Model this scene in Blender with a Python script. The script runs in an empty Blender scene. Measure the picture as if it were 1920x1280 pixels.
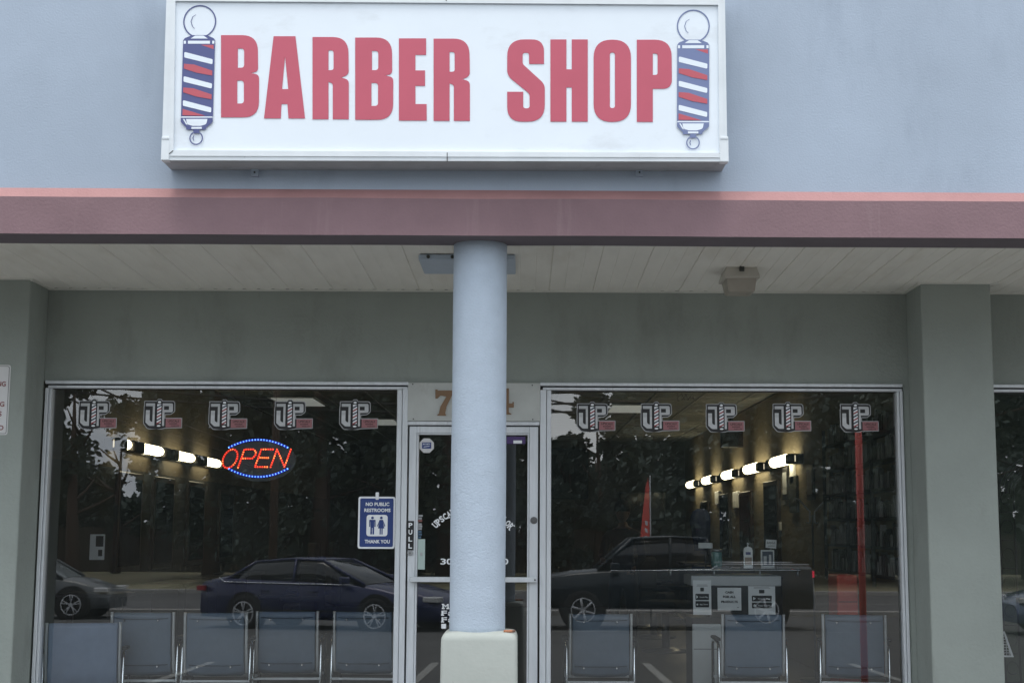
import bpy, bmesh, math, random
from mathutils import Vector, Matrix, noise
from mathutils.geometry import tessellate_polygon
R = math.radians
random.seed(7)
scene = bpy.context.scene
COL = scene.collection

# ------------------------------------------------------------------ camera
CAMY, EYE, FPX = -10.6, 1.38, 2680.0
PITCH, YAW, ROLL = R(7.44), R(0.4), 0.0035
CX, CY = 1004.0, 640.0
CAM = Vector((0, CAMY, EYE))
fwd = Vector((math.sin(YAW)*math.cos(PITCH), math.cos(YAW)*math.cos(PITCH), math.sin(PITCH)))
rt0 = Vector((math.cos(YAW), -math.sin(YAW), 0))
up0 = rt0.cross(fwd)
rt = rt0*math.cos(ROLL) + up0*math.sin(ROLL)
up = up0*math.cos(ROLL) - rt0*math.sin(ROLL)
cd = bpy.data.cameras.new('camera'); cam = bpy.data.objects.new('camera', cd); COL.objects.link(cam)
cam.matrix_world = Matrix(((rt.x, up.x, -fwd.x, 0), (rt.y, up.y, -fwd.y, CAMY), (rt.z, up.z, -fwd.z, EYE), (0, 0, 0, 1)))
cd.sensor_width = 36; cd.lens = 36*FPX/1920; cd.shift_x = (960-CX)/1920; cd.clip_end = 1500
scene.camera = cam

def W(px, py, Y):
    """measured point of the photograph carried onto the upright plane at depth Y"""
    d = fwd + rt*((px-CX)/FPX) + up*((CY-py)/FPX)
    return CAM + d*((Y-CAMY)/d.y)
def WX(px, py, Y): return W(px, py, Y).x
def WZ(px, py, Y): return W(px, py, Y).z
def P2(px, py, Y):
    p = W(px, py, Y); return (p.x, p.z)

# ------------------------------------------------------------------ world and sun
world = bpy.data.worlds.new('World'); scene.world = world; world.use_nodes = True
nt = world.node_tree; nt.nodes.clear()
def wn(t): return nt.nodes.new(t)
wo = wn('ShaderNodeOutputWorld'); bg = wn('ShaderNodeBackground'); sky = wn('ShaderNodeTexSky')
sky.sky_type = 'NISHITA'; sky.sun_disc = False; sky.sun_elevation = R(76); sky.sun_rotation = R(192)
sky.air_density = 1.2; sky.dust_density = 3.0; sky.ozone_density = 1.5
tc = wn('ShaderNodeTexCoord'); mp = wn('ShaderNodeMapping'); mp.inputs['Scale'].default_value = (1, 1, 3.5)
nz = wn('ShaderNodeTexNoise'); nz.inputs['Scale'].default_value = 3.2; nz.inputs['Detail'].default_value = 7
rp_ = wn('ShaderNodeValToRGB'); rp_.color_ramp.elements[0].position = .36; rp_.color_ramp.elements[0].color = (13.4, 15, 17.0, 1)
rp_.color_ramp.elements[1].position = .66; rp_.color_ramp.elements[1].color = (23.4, 24.5, 25.4, 1)
mx = wn('ShaderNodeMixRGB'); mx.inputs[0].default_value = .8
nt.links.new(tc.outputs['Generated'], mp.inputs[0]); nt.links.new(mp.outputs[0], nz.inputs[0]); nt.links.new(nz.outputs[0], rp_.inputs[0])
nt.links.new(sky.outputs[0], mx.inputs[1]); nt.links.new(rp_.outputs[0], mx.inputs[2])
nt.links.new(mx.outputs[0], bg.inputs[0]); bg.inputs[1].default_value = .1; nt.links.new(bg.outputs[0], wo.inputs[0])
sl = bpy.data.lights.new('sun', 'SUN'); sl.energy = 2.1; sl.angle = R(30); sl.color = (1, .96, .9)
so = bpy.data.objects.new('sun', sl); COL.objects.link(so)
_sd = Vector((math.sin(R(192))*math.cos(R(76)), math.cos(R(192))*math.cos(R(76)), math.sin(R(76))))
so.rotation_euler = _sd.to_track_quat('Z', 'Y').to_euler(); so.location = (-6, -30, 30)
scene.view_settings.view_transform = 'Standard'; scene.view_settings.look = 'None'
scene.view_settings.exposure = 0.0; scene.view_settings.gamma = 1; scene.view_settings.use_curve_mapping = False
scene.cycles.max_bounces = 8; scene.cycles.transparent_max_bounces = 24
scene.cycles.use_denoising = True; scene.cycles.sample_clamp_indirect = 6

# ------------------------------------------------------------------ materials
def mat(name, col, rough=.6, metal=0, var=0, vscale=6, bump=0, bscale=120, stretch=(1, 1, 1), spec=None, col2=None, dirt=None, coat=0):
    m = bpy.data.materials.new(name); m.use_nodes = True
    n = m.node_tree.nodes; l = m.node_tree.links; b = n['Principled BSDF']
    b.inputs['Base Color'].default_value = (*col, 1); b.inputs['Roughness'].default_value = rough; b.inputs['Metallic'].default_value = metal
    if spec is not None: b.inputs['Specular IOR Level'].default_value = spec
    if coat: b.inputs['Coat Weight'].default_value = coat; b.inputs['Coat Roughness'].default_value = .06
    if var or bump:
        t = n.new('ShaderNodeTexCoord'); mp = n.new('ShaderNodeMapping'); mp.inputs['Scale'].default_value = stretch
        l.new(t.outputs['Object'], mp.inputs[0])
    if var:
        z = n.new('ShaderNodeTexNoise'); z.inputs['Scale'].default_value = vscale; z.inputs['Detail'].default_value = 6; z.inputs['Roughness'].default_value = .6
        l.new(mp.outputs[0], z.inputs[0])
        r = n.new('ShaderNodeValToRGB'); c2 = col2 or tuple(c*(1-var) for c in col)
        r.color_ramp.elements[0].position = .3; r.color_ramp.elements[0].color = (*c2, 1)
        r.color_ramp.elements[1].position = .7; r.color_ramp.elements[1].color = (*tuple(min(1, c*(1+var*.5)) for c in col), 1)
        l.new(z.outputs[0], r.inputs[0]); out = r.outputs[0]
        if dirt:   # streaky grime: (colour, scale vector, threshold, amount)
            dcol, dsc, thr, amt = dirt
            mp2 = n.new('ShaderNodeMapping'); mp2.inputs['Scale'].default_value = dsc; l.new(t.outputs['Object'], mp2.inputs[0])
            z2 = n.new('ShaderNodeTexNoise'); z2.inputs['Scale'].default_value = 1; z2.inputs['Detail'].default_value = 8; z2.inputs['Roughness'].default_value = .65
            l.new(mp2.outputs[0], z2.inputs[0])
            r2 = n.new('ShaderNodeValToRGB'); r2.color_ramp.elements[0].position = thr; r2.color_ramp.elements[0].color = (0, 0, 0, 1)
            r2.color_ramp.elements[1].position = thr+.14; r2.color_ramp.elements[1].color = (amt, amt, amt, 1)
            l.new(z2.outputs[0], r2.inputs[0])
            x = n.new('ShaderNodeMixRGB'); x.inputs[2].default_value = (*dcol, 1)
            l.new(r2.outputs[0], x.inputs[0]); l.new(out, x.inputs[1]); out = x.outputs[0]
        l.new(out, b.inputs['Base Color'])
    if bump:
        z = n.new('ShaderNodeTexNoise'); z.inputs['Scale'].default_value = bscale; z.inputs['Detail'].default_value = 4
        l.new(mp.outputs[0], z.inputs[0])
        bp = n.new('ShaderNodeBump'); bp.inputs['Strength'].default_value = bump; bp.inputs['Distance'].default_value = .01
        l.new(z.outputs[0], bp.inputs['Height']); l.new(bp.outputs[0], b.inputs['Normal'])
    return m
def emis(name, col, s):
    m = bpy.data.materials.new(name); m.use_nodes = True; b = m.node_tree.nodes['Principled BSDF']
    b.inputs['Base Color'].default_value = (*[min(1, c) for c in col], 1)
    b.inputs['Emission Color'].default_value = (*col, 1); b.inputs['Emission Strength'].default_value = s; return m
def glassmat(name, tint, refl, rough=0.0, wav=0, spec_tint=(1, 1, 1), dust_veil=0):
    m = bpy.data.materials.new(name); m.use_nodes = True; n = m.node_tree.nodes; l = m.node_tree.links; n.clear()
    o = n.new('ShaderNodeOutputMaterial'); mix = n.new('ShaderNodeMixShader'); tr = n.new('ShaderNodeBsdfTransparent'); gl = n.new('ShaderNodeBsdfGlossy')
    tr.inputs[0].default_value = (*tint, 1); gl.inputs['Roughness'].default_value = rough; gl.inputs[0].default_value = (*spec_tint, 1)
    fr = n.new('ShaderNodeFresnel'); fr.inputs[0].default_value = 1.5
    ad = n.new('ShaderNodeMath'); ad.operation = 'ADD'; ad.inputs[1].default_value = refl; ad.use_clamp = True
    l.new(fr.outputs[0], ad.inputs[0]); l.new(ad.outputs[0], mix.inputs[0]); l.new(tr.outputs[0], mix.inputs[1]); l.new(gl.outputs[0], mix.inputs[2])
    if wav:
        t = n.new('ShaderNodeTexCoord'); z = n.new('ShaderNodeTexNoise'); z.inputs['Scale'].default_value = 1.1; z.inputs['Detail'].default_value = 1
        bp = n.new('ShaderNodeBump'); bp.inputs['Strength'].default_value = wav; bp.inputs['Distance'].default_value = .01
        l.new(t.outputs['Object'], z.inputs[0]); l.new(z.outputs[0], bp.inputs['Height']); l.new(bp.outputs[0], gl.inputs['Normal'])
    if dust_veil:   # dried dusty smears that double as a painted lens veil over the dark glass
        df = n.new('ShaderNodeBsdfDiffuse'); df.inputs[0].default_value = (.52, .62, .64, 1); t = n.new('ShaderNodeTexCoord'); mp = n.new('ShaderNodeMapping'); mp.inputs['Scale'].default_value = (2.2, 2.2, 1.1); mp.inputs['Rotation'].default_value = (0, .5, 0)
        z = n.new('ShaderNodeTexNoise'); z.inputs['Scale'].default_value = 1.6; z.inputs['Detail'].default_value = 8; z.inputs['Roughness'].default_value = .62
        mr = n.new('ShaderNodeMapRange'); mr.inputs[1].default_value = .3; mr.inputs[2].default_value = .75; mr.inputs[3].default_value = dust_veil*.55; mr.inputs[4].default_value = dust_veil*1.5
        m2 = n.new('ShaderNodeMixShader'); l.new(t.outputs['Object'], mp.inputs[0]); l.new(mp.outputs[0], z.inputs[0]); l.new(z.outputs[0], mr.inputs[0]); l.new(mr.outputs[0], m2.inputs[0])
        l.new(mix.outputs[0], m2.inputs[1]); l.new(df.outputs[0], m2.inputs[2]); l.new(m2.outputs[0], o.inputs[0]); return m
    l.new(mix.outputs[0], o.inputs[0]); return m

M = {}
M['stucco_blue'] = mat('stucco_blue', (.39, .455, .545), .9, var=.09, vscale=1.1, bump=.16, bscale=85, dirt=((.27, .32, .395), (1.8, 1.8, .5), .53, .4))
M['column_paint'] = mat('column_paint', (.435, .505, .59), .85, var=.06, vscale=9, bump=.4, bscale=75, stretch=(1, 1, 1.25), dirt=((.25, .30, .38), (14, 14, 9), .66, .5))
M['band_paint'] = mat('band_paint', (.245, .155, .17), .85, var=.12, vscale=2.2, bump=.25, bscale=60, dirt=((.36, .27, .275), (7, 7, .5), .58, .32))
M['ledge_pink'] = mat('ledge_pink', (.385, .205, .2), .85, var=.12, vscale=3, bump=.3, bscale=60, dirt=((.30, .17, .17), (4, 4, 6), .58, .5))  # lighter, redder tone for the band faces sloping upward
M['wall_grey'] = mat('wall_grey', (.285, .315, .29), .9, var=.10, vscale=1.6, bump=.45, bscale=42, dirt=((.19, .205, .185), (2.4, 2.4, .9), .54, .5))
M['base_paint'] = mat('base_paint', (.395, .42, .39), .75, var=.06, vscale=5, bump=.15, bscale=40, dirt=((.13, .13, .12), (17, 17, 26), .66, .9))
M['soffit'] = mat('soffit', (.80, .785, .73), .55, var=.06, vscale=3, stretch=(3, .6, 1), dirt=((.6, .56, .48), (2.6, .7, 1), .55, .4))
M['soffit_trim'] = mat('soffit_trim', (.62, .62, .58), .6, var=.1)
M['alu'] = mat('alu', (.66, .69, .72), .42, metal=.25, var=.12, vscale=5, stretch=(4, 4, .6), bump=.05, bscale=30, dirt=((.30, .31, .31), (22, 22, 1.6), .60, .5))
M['alu_white'] = mat('alu_white', (.74, .78, .81), .45, var=.08, vscale=4, dirt=((.35, .36, .35), (9, 9, 5), .66, .6))
M['alu_dark'] = mat('alu_dark', (.02, .02, .022), .6)
M['panel_white'] = mat('panel_white', (.50, .52, .50), .6, var=.12, vscale=5, dirt=((.28, .28, .26), (5, 5, 4), .58, .45))
M['sign_face'] = mat('sign_face', (.80, .86, .92), .35, var=.03, vscale=2, dirt=((.66, .70, .74), (1.6, 1.6, 3.6), .56, .6))
M['sign_cab'] = mat('sign_cab', (.40, .43, .45), .5, var=.15, vscale=4, dirt=((.2, .2, .2), (6, 6, 6), .58, .5))
M['red_vinyl'] = mat('red_vinyl', (.54, .10, .15), .5, var=.05, vscale=3)
M['red_emblem'] = mat('red_emblem', (.52, .10, .13), .5)
M['navy'] = mat('navy', (.085, .10, .25), .5)
M['navy_faded'] = mat('navy_faded', (.17, .21, .38), .5)
M['white'] = mat('white', (.8, .82, .84), .5)
M['white_sign'] = mat('white_sign', (.62, .62, .62), .5, var=.05)
M['blue_sign'] = mat('blue_sign', (.022, .05, .20), .4, var=.1)
M['black'] = mat('black', (.012, .012, .013), .5)
M['rubber'] = mat('rubber', (.02, .02, .02), .85)
M['bronze'] = mat('bronze', (.23, .14, .08), .45, metal=.3, var=.15)
M['wood_brown'] = mat('wood_brown', (.12, .06, .04), .6)
M['cig'] = mat('cig', (.42, .17, .09), .6, var=.3, vscale=60)
M['chrome'] = mat('chrome', (.78, .80, .82), .12, metal=1)
M['steel'] = mat('steel', (.45, .46, .47), .35, metal=.8, var=.15)
M['chrome_dark'] = mat('chrome_dark', (.2, .2, .2), .3, metal=.8)
M['vinyl'] = mat('vinyl', (.14, .19, .26), .45, var=.12, vscale=5, bump=.5, bscale=9)
M['vinyl_window_lit'] = mat('vinyl_window_lit', (.22, .29, .42), .45, var=.1, vscale=10)  # same chair vinyl, window light painted in as a lighter blue
M['vinyl_dark'] = mat('vinyl_dark', (.055, .075, .11), .5)
M['glass'] = glassmat('window_glass', (.93, .96, .96), .10, wav=.012, dust_veil=.017)
M['glass_in'] = glassmat('display_glass', (.72, .86, .82), .03)
M['bulb'] = emis('bulb', (1, .86, .55), 8)
M['dark_bracket'] = mat('dark_bracket', (.05, .045, .04), .35, metal=.5)
M['bracket_lit_strip'] = emis('bracket_lit_strip', (1, .86, .6), .9)
M['led_red'] = emis('led_red', (1, .07, .03), 3.0)
M['led_orange'] = emis('led_orange', (1, .20, .05), 4.2)
M['led_tube'] = emis('led_glow_red', (1, .02, .015), .16)
M['led_blue'] = emis('led_blue', (.12, .32, 1), 4.0)
M['led_bluet'] = emis('led_glow_blue', (.01, .05, 1), .2)
M['led_back'] = mat('led_back', (.035, .042, .045), .35)
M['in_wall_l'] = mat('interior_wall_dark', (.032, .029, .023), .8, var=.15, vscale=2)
M['alloy'] = mat('alloy', (.62, .63, .64), .35, metal=.2)
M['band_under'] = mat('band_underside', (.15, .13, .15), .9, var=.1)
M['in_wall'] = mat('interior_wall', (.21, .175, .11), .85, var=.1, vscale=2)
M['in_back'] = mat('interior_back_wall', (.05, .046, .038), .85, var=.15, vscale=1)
M['in_grid'] = mat('ceiling_grid', (.24, .24, .22), .8)
M['in_ceil'] = mat('ceiling_tile', (.20, .20, .18), .9, var=.08, vscale=20)
M['in_floor'] = mat('shop_floor', (.06, .055, .05), .35, var=.2, vscale=3)
M['dark_wood'] = mat('dark_wood', (.028, .02, .016), .4, var=.3, vscale=6, stretch=(1, 1, 8))
M['mirror'] = mat('mirror', (.28, .30, .30), .04, metal=1)
M['paper'] = mat('paper', (.82, .84, .85), .8, var=.04)
M['counter_grey'] = mat('counter_grey', (.50, .52, .53), .5, var=.08)
M['cabinet_white'] = mat('cabinet_white', (.66, .68, .68), .5, var=.06)
M['red_box'] = mat('red_box', (.70, .08, .05), .5, var=.1)
M['red_post'] = mat('red_post', (.92, .13, .10), .45, var=.08)
M['pink'] = mat('pink', (.32, .135, .145), .6)
M['silver'] = mat('silver', (.52, .53, .54), .4, metal=.1, var=.25, vscale=9, stretch=(.2, .2, 2.5))
M['silver_line'] = mat('silver_line', (.36, .37, .38), .4)
M['asphalt'] = mat('asphalt', (.09, .09, .088), .9, var=.25, vscale=1.2, bump=.4, bscale=90, dirt=((.05, .05, .05), (.6, .6, .6), .55, .6))
M['road'] = mat('road', (.10, .10, .10), .9, var=.2, vscale=.8)
M['concrete'] = mat('concrete', (.37, .355, .33), .85, var=.15, vscale=2, bump=.2, bscale=50)
M['stripe'] = mat('stripe', (.33, .33, .31), .8, var=.25, vscale=6)
M['grass'] = mat('grass', (.17, .17, .10), .95, var=.4, vscale=.6, col2=(.20, .17, .11))
M['leaf'] = mat('leaf', (.10, .13, .11), .8, var=.4, vscale=3)
M['leaf2'] = mat('leaf_pale', (.12, .15, .12), .8, var=.4, vscale=3)
M['bark'] = mat('bark', (.09, .06, .045), .9, var=.3, vscale=4)
M['fence_wood'] = mat('fence_wood', (.085, .07, .055), .9, var=.3, vscale=2, stretch=(6, 1, 1))
M['car_navy'] = mat('car_navy', (.008, .014, .075), .35, metal=.2, coat=.35)
M['car_dark'] = mat('car_dark', (.006, .015, .022), .35, metal=.2, coat=.22)
M['car_grey'] = mat('car_grey', (.10, .11, .115), .4, metal=.2, coat=.3)
M['car_glass'] = mat('car_glass', (.012, .014, .016), .05, spec=.8)
M['car_glass_sky'] = mat('car_glass_sky', (.24, .27, .28), .08, spec=1)  # sky reflection painted into the window colour as pale grey
M['lamp_white'] = mat('headlight', (.8, .8, .78), .1, metal=.3)
M['tail_red'] = mat('tail_light', (.35, .01, .02), .3)
M['tail_lit'] = emis('tail_light_lit', (1, .03, .08), 1.6)
M['skin'] = mat('skin', (.14, .08, .055), .6)
M['cloth_black'] = mat('cloth_black', (.012, .013, .016), .85)
M['green_mark'] = mat('green_mark', (.02, .09, .07), .5)
M['purple'] = mat('purple', (.06, .03, .13), .5)
M['pale_green'] = mat('pale_green', (.42, .52, .49), .5, var=.05)
M['dim_grey'] = mat('dim_grey', (.26, .265, .25), .6)
M['lens'] = mat('lens', (.36, .33, .28), .35, var=.1)
M['cream_box'] = mat('cream_box', (.50, .475, .425), .5, var=.08)
M['iron'] = mat('iron', (.035, .04, .035), .5)
M['cape_blue'] = mat('cape_blue', (.012, .025, .09), .7)
M['jar_teal'] = mat('jar_teal', (.10, .22, .21), .2)
M['troffer'] = emis('troffer', (.9, .92, .86), .22)

# ------------------------------------------------------------------ mesh builder
class MB:
    def __init__(s): s.v = []; s.f = []; s.m = []; s.cur = 0; s.sm = []
    def add(s, vs, fs, smooth=False):
        o = len(s.v); s.v += [tuple(v) for v in vs]
        for f in fs: s.f.append([i+o for i in f]); s.m.append(s.cur); s.sm.append(smooth)
        return s
    def mi(s, i): s.cur = i; return s
    def box(s, x0, x1, y0, y1, z0, z1):
        x0, x1 = sorted((x0, x1)); y0, y1 = sorted((y0, y1)); z0, z1 = sorted((z0, z1))
        v = [(x0, y0, z0), (x1, y0, z0), (x1, y1, z0), (x0, y1, z0), (x0, y0, z1), (x1, y0, z1), (x1, y1, z1), (x0, y1, z1)]
        return s.add(v, [(3, 2, 1, 0), (4, 5, 6, 7), (0, 1, 5, 4), (1, 2, 6, 5), (2, 3, 7, 6), (3, 0, 4, 7)])
    def rbox(s, x0, x1, y0, y1, z0, z1, b=.01, seg=2):
        bm = bmesh.new(); bmesh.ops.create_cube(bm, size=1)
        for v in bm.verts: v.co = Vector(((x0+x1)/2+v.co.x*(x1-x0), (y0+y1)/2+v.co.y*(y1-y0), (z0+z1)/2+v.co.z*(z1-z0)))
        bmesh.ops.bevel(bm, geom=list(bm.edges), offset=b, segments=seg, affect='EDGES', profile=.5)
        bmesh.ops.recalc_face_normals(bm, faces=bm.faces); bm.verts.ensure_lookup_table()
        s.add([v.co[:] for v in bm.verts], [[v.index for v in f.verts] for f in bm.faces]); bm.free(); return s
    def ngon_rings(s, rings, cap=True, smooth=True, closed=True):
        n = len(rings[0]); vs = [p for r in rings for p in r]; fs = []
        for i in range(len(rings)-1):
            for j in range(n if closed else n-1):
                k = (j+1) % n; fs.append((i*n+j, i*n+k, (i+1)*n+k, (i+1)*n+j))
        o = len(s.v); s.add(vs, fs, smooth)
        if cap:
            s.f.append([o+j for j in range(n)][::-1]); s.m.append(s.cur); s.sm.append(False)
            b = o+(len(rings)-1)*n; s.f.append([b+j for j in range(n)]); s.m.append(s.cur); s.sm.append(False)
        return s
    def cyl(s, p0, p1, r0, r1=None, n=12):
        p0 = Vector(p0); p1 = Vector(p1); r1 = r0 if r1 is None else r1
        d = (p1-p0).normalized(); a = d.orthogonal().normalized(); b = d.cross(a); rs = []
        for p, r in ((p0, r0), (p1, r1)):
            rs.append([tuple(p+(a*math.cos(2*math.pi*i/n)+b*math.sin(2*math.pi*i/n))*r) for i in range(n)])
        return s.ngon_rings(rs)
    def tube(s, pts, r, n=8):
        pts = [Vector(p) for p in pts]; rs = []; prev = None
        for i, p in enumerate(pts):
            d = (pts[min(i+1, len(pts)-1)]-pts[max(i-1, 0)]).normalized()
            a = d.orthogonal().normalized() if prev is None else (prev-d*prev.dot(d)).normalized(); prev = a; b = d.cross(a)
            rr = r[i] if isinstance(r, (list, tuple)) else r
            rs.append([tuple(p+(a*math.cos(2*math.pi*k/n)+b*math.sin(2*math.pi*k/n))*rr) for k in range(n)])
        return s.ngon_rings(rs)
    def lathe(s, c, prof, n=24):
        return s.ngon_rings([[(c[0]+r*math.cos(2*math.pi*k/n), c[1]+r*math.sin(2*math.pi*k/n), c[2]+z) for k in range(n)] for r, z in prof])
    def poly(s, loops, y, t=.002):
        """flat outline(s) in XZ facing -Y, first loop is outer, others are holes; t = thickness behind"""
        if not isinstance(loops[0][0], (tuple, list)): loops = [loops]
        L3 = [[Vector((x, y, z)) for x, z in lp] for lp in loops]
        tri = tessellate_polygon(L3); flat = [v for lp in L3 for v in lp]; N = len(flat)
        vs = [v[:] for v in flat]+[(v.x, v.y+t, v.z) for v in flat]; fs = []
        for a, b, c in tri:
            nrm = (flat[b]-flat[a]).cross(flat[c]-flat[a])
            if nrm.y > 0: a, b = b, a
            fs.append((a, b, c)); fs.append((c+N, b+N, a+N))
        o = 0
        for lp in L3:
            n = len(lp)
            for i in range(n):
                j = (i+1) % n; fs.append((o+i, o+j, o+j+N, o+i+N))
            o += n
        return s.add(vs, fs)
    def disc(s, cx, cz, r, y, t=.002, n=20, rz=None):
        return s.poly([(cx+r*math.cos(2*math.pi*i/n), cz+(rz or r)*math.sin(2*math.pi*i/n)) for i in range(n)], y, t)
    def build(s, name, mats, parent=None, world=True):
        me = bpy.data.meshes.new(name); off = Vector((0, 0, 0))
        if parent is not None and world:
            p = parent
            while p is not None: off += p.location; p = p.parent
        me.from_pydata([tuple(Vector(v)-off) for v in s.v], [], s.f)
        for m in (mats if isinstance(mats, (list, tuple)) else [mats]): me.materials.append(M[m] if isinstance(m, str) else m)
        for p, mi, sm in zip(me.polygons, s.m, s.sm): p.material_index = mi; p.use_smooth = sm
        me.validate(); bm = bmesh.new(); bm.from_mesh(me); bmesh.ops.recalc_face_normals(bm, faces=bm.faces); bm.to_mesh(me); bm.free()
        ob = bpy.data.objects.new(name, me); COL.objects.link(ob)
        if parent is not None: ob.parent = parent
        return ob
def tag(o, label=None, cat=None, group=None, kind=None):
    if label: o['label'] = label
    if cat: o['category'] = cat
    if group: o['group'] = group
    if kind: o['kind'] = kind
    return o
def thing(name, label, cat, loc=(0, 0, 0), rz=0, group=None):
    o = bpy.data.objects.new(name, None); COL.objects.link(o); o.location = loc; o.rotation_euler = (0, 0, rz); o.empty_display_size = .1
    return tag(o, label, cat, group)
def children(o): return [c for c in COL.objects if c.parent == o]
def dup(o, loc=None, rz=None, label=None, parent=None):
    c = o.copy(); COL.objects.link(c)
    if parent is not None: c.parent = parent
    if loc is not None: c.location = loc
    if rz is not None: c.rotation_euler = (0, 0, rz)
    if label: c['label'] = label
    for ch in children(o): dup(ch, parent=c)
    return c
def fil(pts, seg=6):
    """polygon with per-corner fillet radius: (x, y[, r])"""
    out = []; n = len(pts)
    for i, p in enumerate(pts):
        r = p[2] if len(p) > 2 else 0
        b = Vector(p[:2])
        if not r: out.append((b.x, b.y)); continue
        a = Vector(pts[i-1][:2])-b; c = Vector(pts[(i+1) % n][:2])-b
        la, lc = a.length, c.length; a.normalize(); c.normalize()
        ang = a.angle(c); t = min(r/math.tan(ang/2), la*.499, lc*.499)
        p0 = b+a*t; p1 = b+c*t
        for k in range(seg+1):
            u = k/seg; q = p0*(1-u)**2+b*2*u*(1-u)+p1*u*u
            q2 = q  # quadratic corner
            out.append((q2.x, q2.y))
    return out
def rrect(x0, z0, x1, z1, r, seg=5): return fil([(x0, z0, r), (x1, z0, r), (x1, z1, r), (x0, z1, r)], seg)
def offset(loop, d):
    n = len(loop); A = sum(loop[i][0]*loop[(i+1) % n][1]-loop[(i+1) % n][0]*loop[i][1] for i in range(n)); sg = 1 if A > 0 else -1; out = []
    for i in range(n):
        a, b, c = Vector(loop[i-1]), Vector(loop[i]), Vector(loop[(i+1) % n])
        u = (b-a); v = (c-b)
        if u.length < 1e-9 or v.length < 1e-9: out.append(tuple(b)); continue
        u.normalize(); v.normalize(); n1 = Vector((u.y, -u.x))*sg; n2 = Vector((v.y, -v.x))*sg; m = (n1+n2)
        if m.length < .2: m = n1
        m.normalize(); k = d/max(.5, m.dot(n1)); out.append((b.x+m.x*k, b.y+m.y*k))
    return out
_tc = {}
def text_geo(s, bold=0.0, spacing=1.0):
    k = (s, bold, spacing)
    if k in _tc: return _tc[k]
    cu = bpy.data.curves.new('t', 'FONT'); cu.body = s; cu.size = 1; cu.offset = bold; cu.space_character = spacing; cu.extrude = 0; cu.resolution_u = 3
    cu.align_x = 'CENTER'; cu.align_y = 'CENTER'
    ob = bpy.data.objects.new('t', cu); COL.objects.link(ob); dg = bpy.context.evaluated_depsgraph_get(); dg.update()
    me = bpy.data.meshes.new_from_object(ob.evaluated_get(dg)); vs = [v.co.copy() for v in me.vertices]; fs = [list(p.vertices) for p in me.polygons]
    bpy.data.objects.remove(ob); bpy.data.curves.remove(cu); bpy.data.meshes.remove(me)
    _tc[k] = (vs, fs); return _tc[k]
def text(mb, s, cx, cz, w, h, y, bold=0.0, ang=0, spacing=1.0, slant=0):
    """text fitted into a w x h box centred at cx, cz on the plane y, facing -Y"""
    vs, fs = text_geo(s, bold, spacing)
    if not vs: return
    x0, x1 = min(v.x for v in vs), max(v.x for v in vs); z0, z1 = min(v.y for v in vs), max(v.y for v in vs)
    out = []
    for v in vs:
        x = ((v.x-x0)/(x1-x0)-.5)*w; z = ((v.y-z0)/(z1-z0)-.5)*h; x += slant*z
        out.append((cx+x*math.cos(ang)-z*math.sin(ang), y, cz+x*math.sin(ang)+z*math.cos(ang)))
    mb.add(out, [f for f in fs])

# ------------------------------------------------------------------ ground
FLOOR = -.12
def gz(y):
    pts = [(-300, -1.1), (-45, -.85), (-24, -.69), (-18, -.555), (-2.6, -.27), (100, -.27)]
    for (a, za), (b, zb) in zip(pts, pts[1:]):
        if a <= y <= b: return za+(zb-za)*(y-a)/(b-a)
    return pts[0][1]
def sheet(name, x0, x1, ys, dz, m):
    mb = MB(); vs = []
    for y in ys: vs += [(x0, y, gz(y)+dz), (x1, y, gz(y)+dz)]
    mb.add(vs, [(2*i, 2*i+1, 2*i+3, 2*i+2) for i in range(len(ys)-1)])
    return tag(mb.build(name, m), kind='structure')
sheet('ground', -300, 300, [-300, -60, -45, -38, -24, -18, -2.6, 40, 100], 0, 'grass')
sheet('parking_lot', -60, 60, [-24, -18, -10, -2.6], .004, 'asphalt')
sheet('road', -150, 150, [-37.5, -30, -24.3], .004, 'road')
walk = MB(); walk.rbox(-12, 12, -2.6, -.02, -.27, FLOOR, .015); tag(walk.build('pavement', 'concrete'), kind='structure')
kb = MB(); kb.rbox(-60, 60, -24.3, -24.05, -.72, gz(-24.2)+.13, .02); kb.rbox(-150, 150, -37.8, -37.55, -.9, gz(-37.6)+.13, .02)
tag(kb.build('road_kerb', 'concrete'), kind='structure')
mk = MB()
for x in (-6.9, -4.1, -1.35, 1.6, 4.3, 7.0):
    mk.add([(x-.055, -8.5, gz(-8.5)+.008), (x+.055, -8.5, gz(-8.5)+.008), (x+.055, -3.3, gz(-3.3)+.008), (x-.055, -3.3, gz(-3.3)+.008)], [(0, 1, 2, 3)])
mk.add([(-2.4, -16.5, gz(-16.5)+.008), (20, -16.5, gz(-16.5)+.008), (20, -16.38, gz(-16.38)+.008), (-2.4, -16.38, gz(-16.38)+.008)], [(0, 1, 2, 3)])
mk.add([(-60, -31, gz(-31)+.008), (60, -31, gz(-31)+.008), (60, -30.8, gz(-30.8)+.008), (-60, -30.8, gz(-30.8)+.008)], [(0, 1, 2, 3)])
tag(mk.build('painted_markings', 'stripe'), kind='structure')

# ------------------------------------------------------------------ building shell
B = thing('shop_building', 'single storey strip shop with blue grey stucco parapet, mauve band and recessed glazed front', 'building', (0, 0, FLOOR))
XL, XR = -9.0, 9.0
Z_SOF = WZ(960, 545, 0)                      # soffit meets wall
YF_BACK = CAMY + (Z_SOF-EYE)/((WZ(960, 461, 0)-EYE)/10.6)
Z_SOFF = Z_SOF+.03
Y_BAND = -2.03
Z_B0 = WZ(960, 442, Y_BAND); Z_B1 = WZ(960, 373, Y_BAND)
YU = Y_BAND+.055                             # upper wall face
Z_U0 = WZ(960, 357, YU)
print('soffit z', Z_SOF, 'band back', YF_BACK, 'band', Z_B0, Z_B1, Z_U0)
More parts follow.
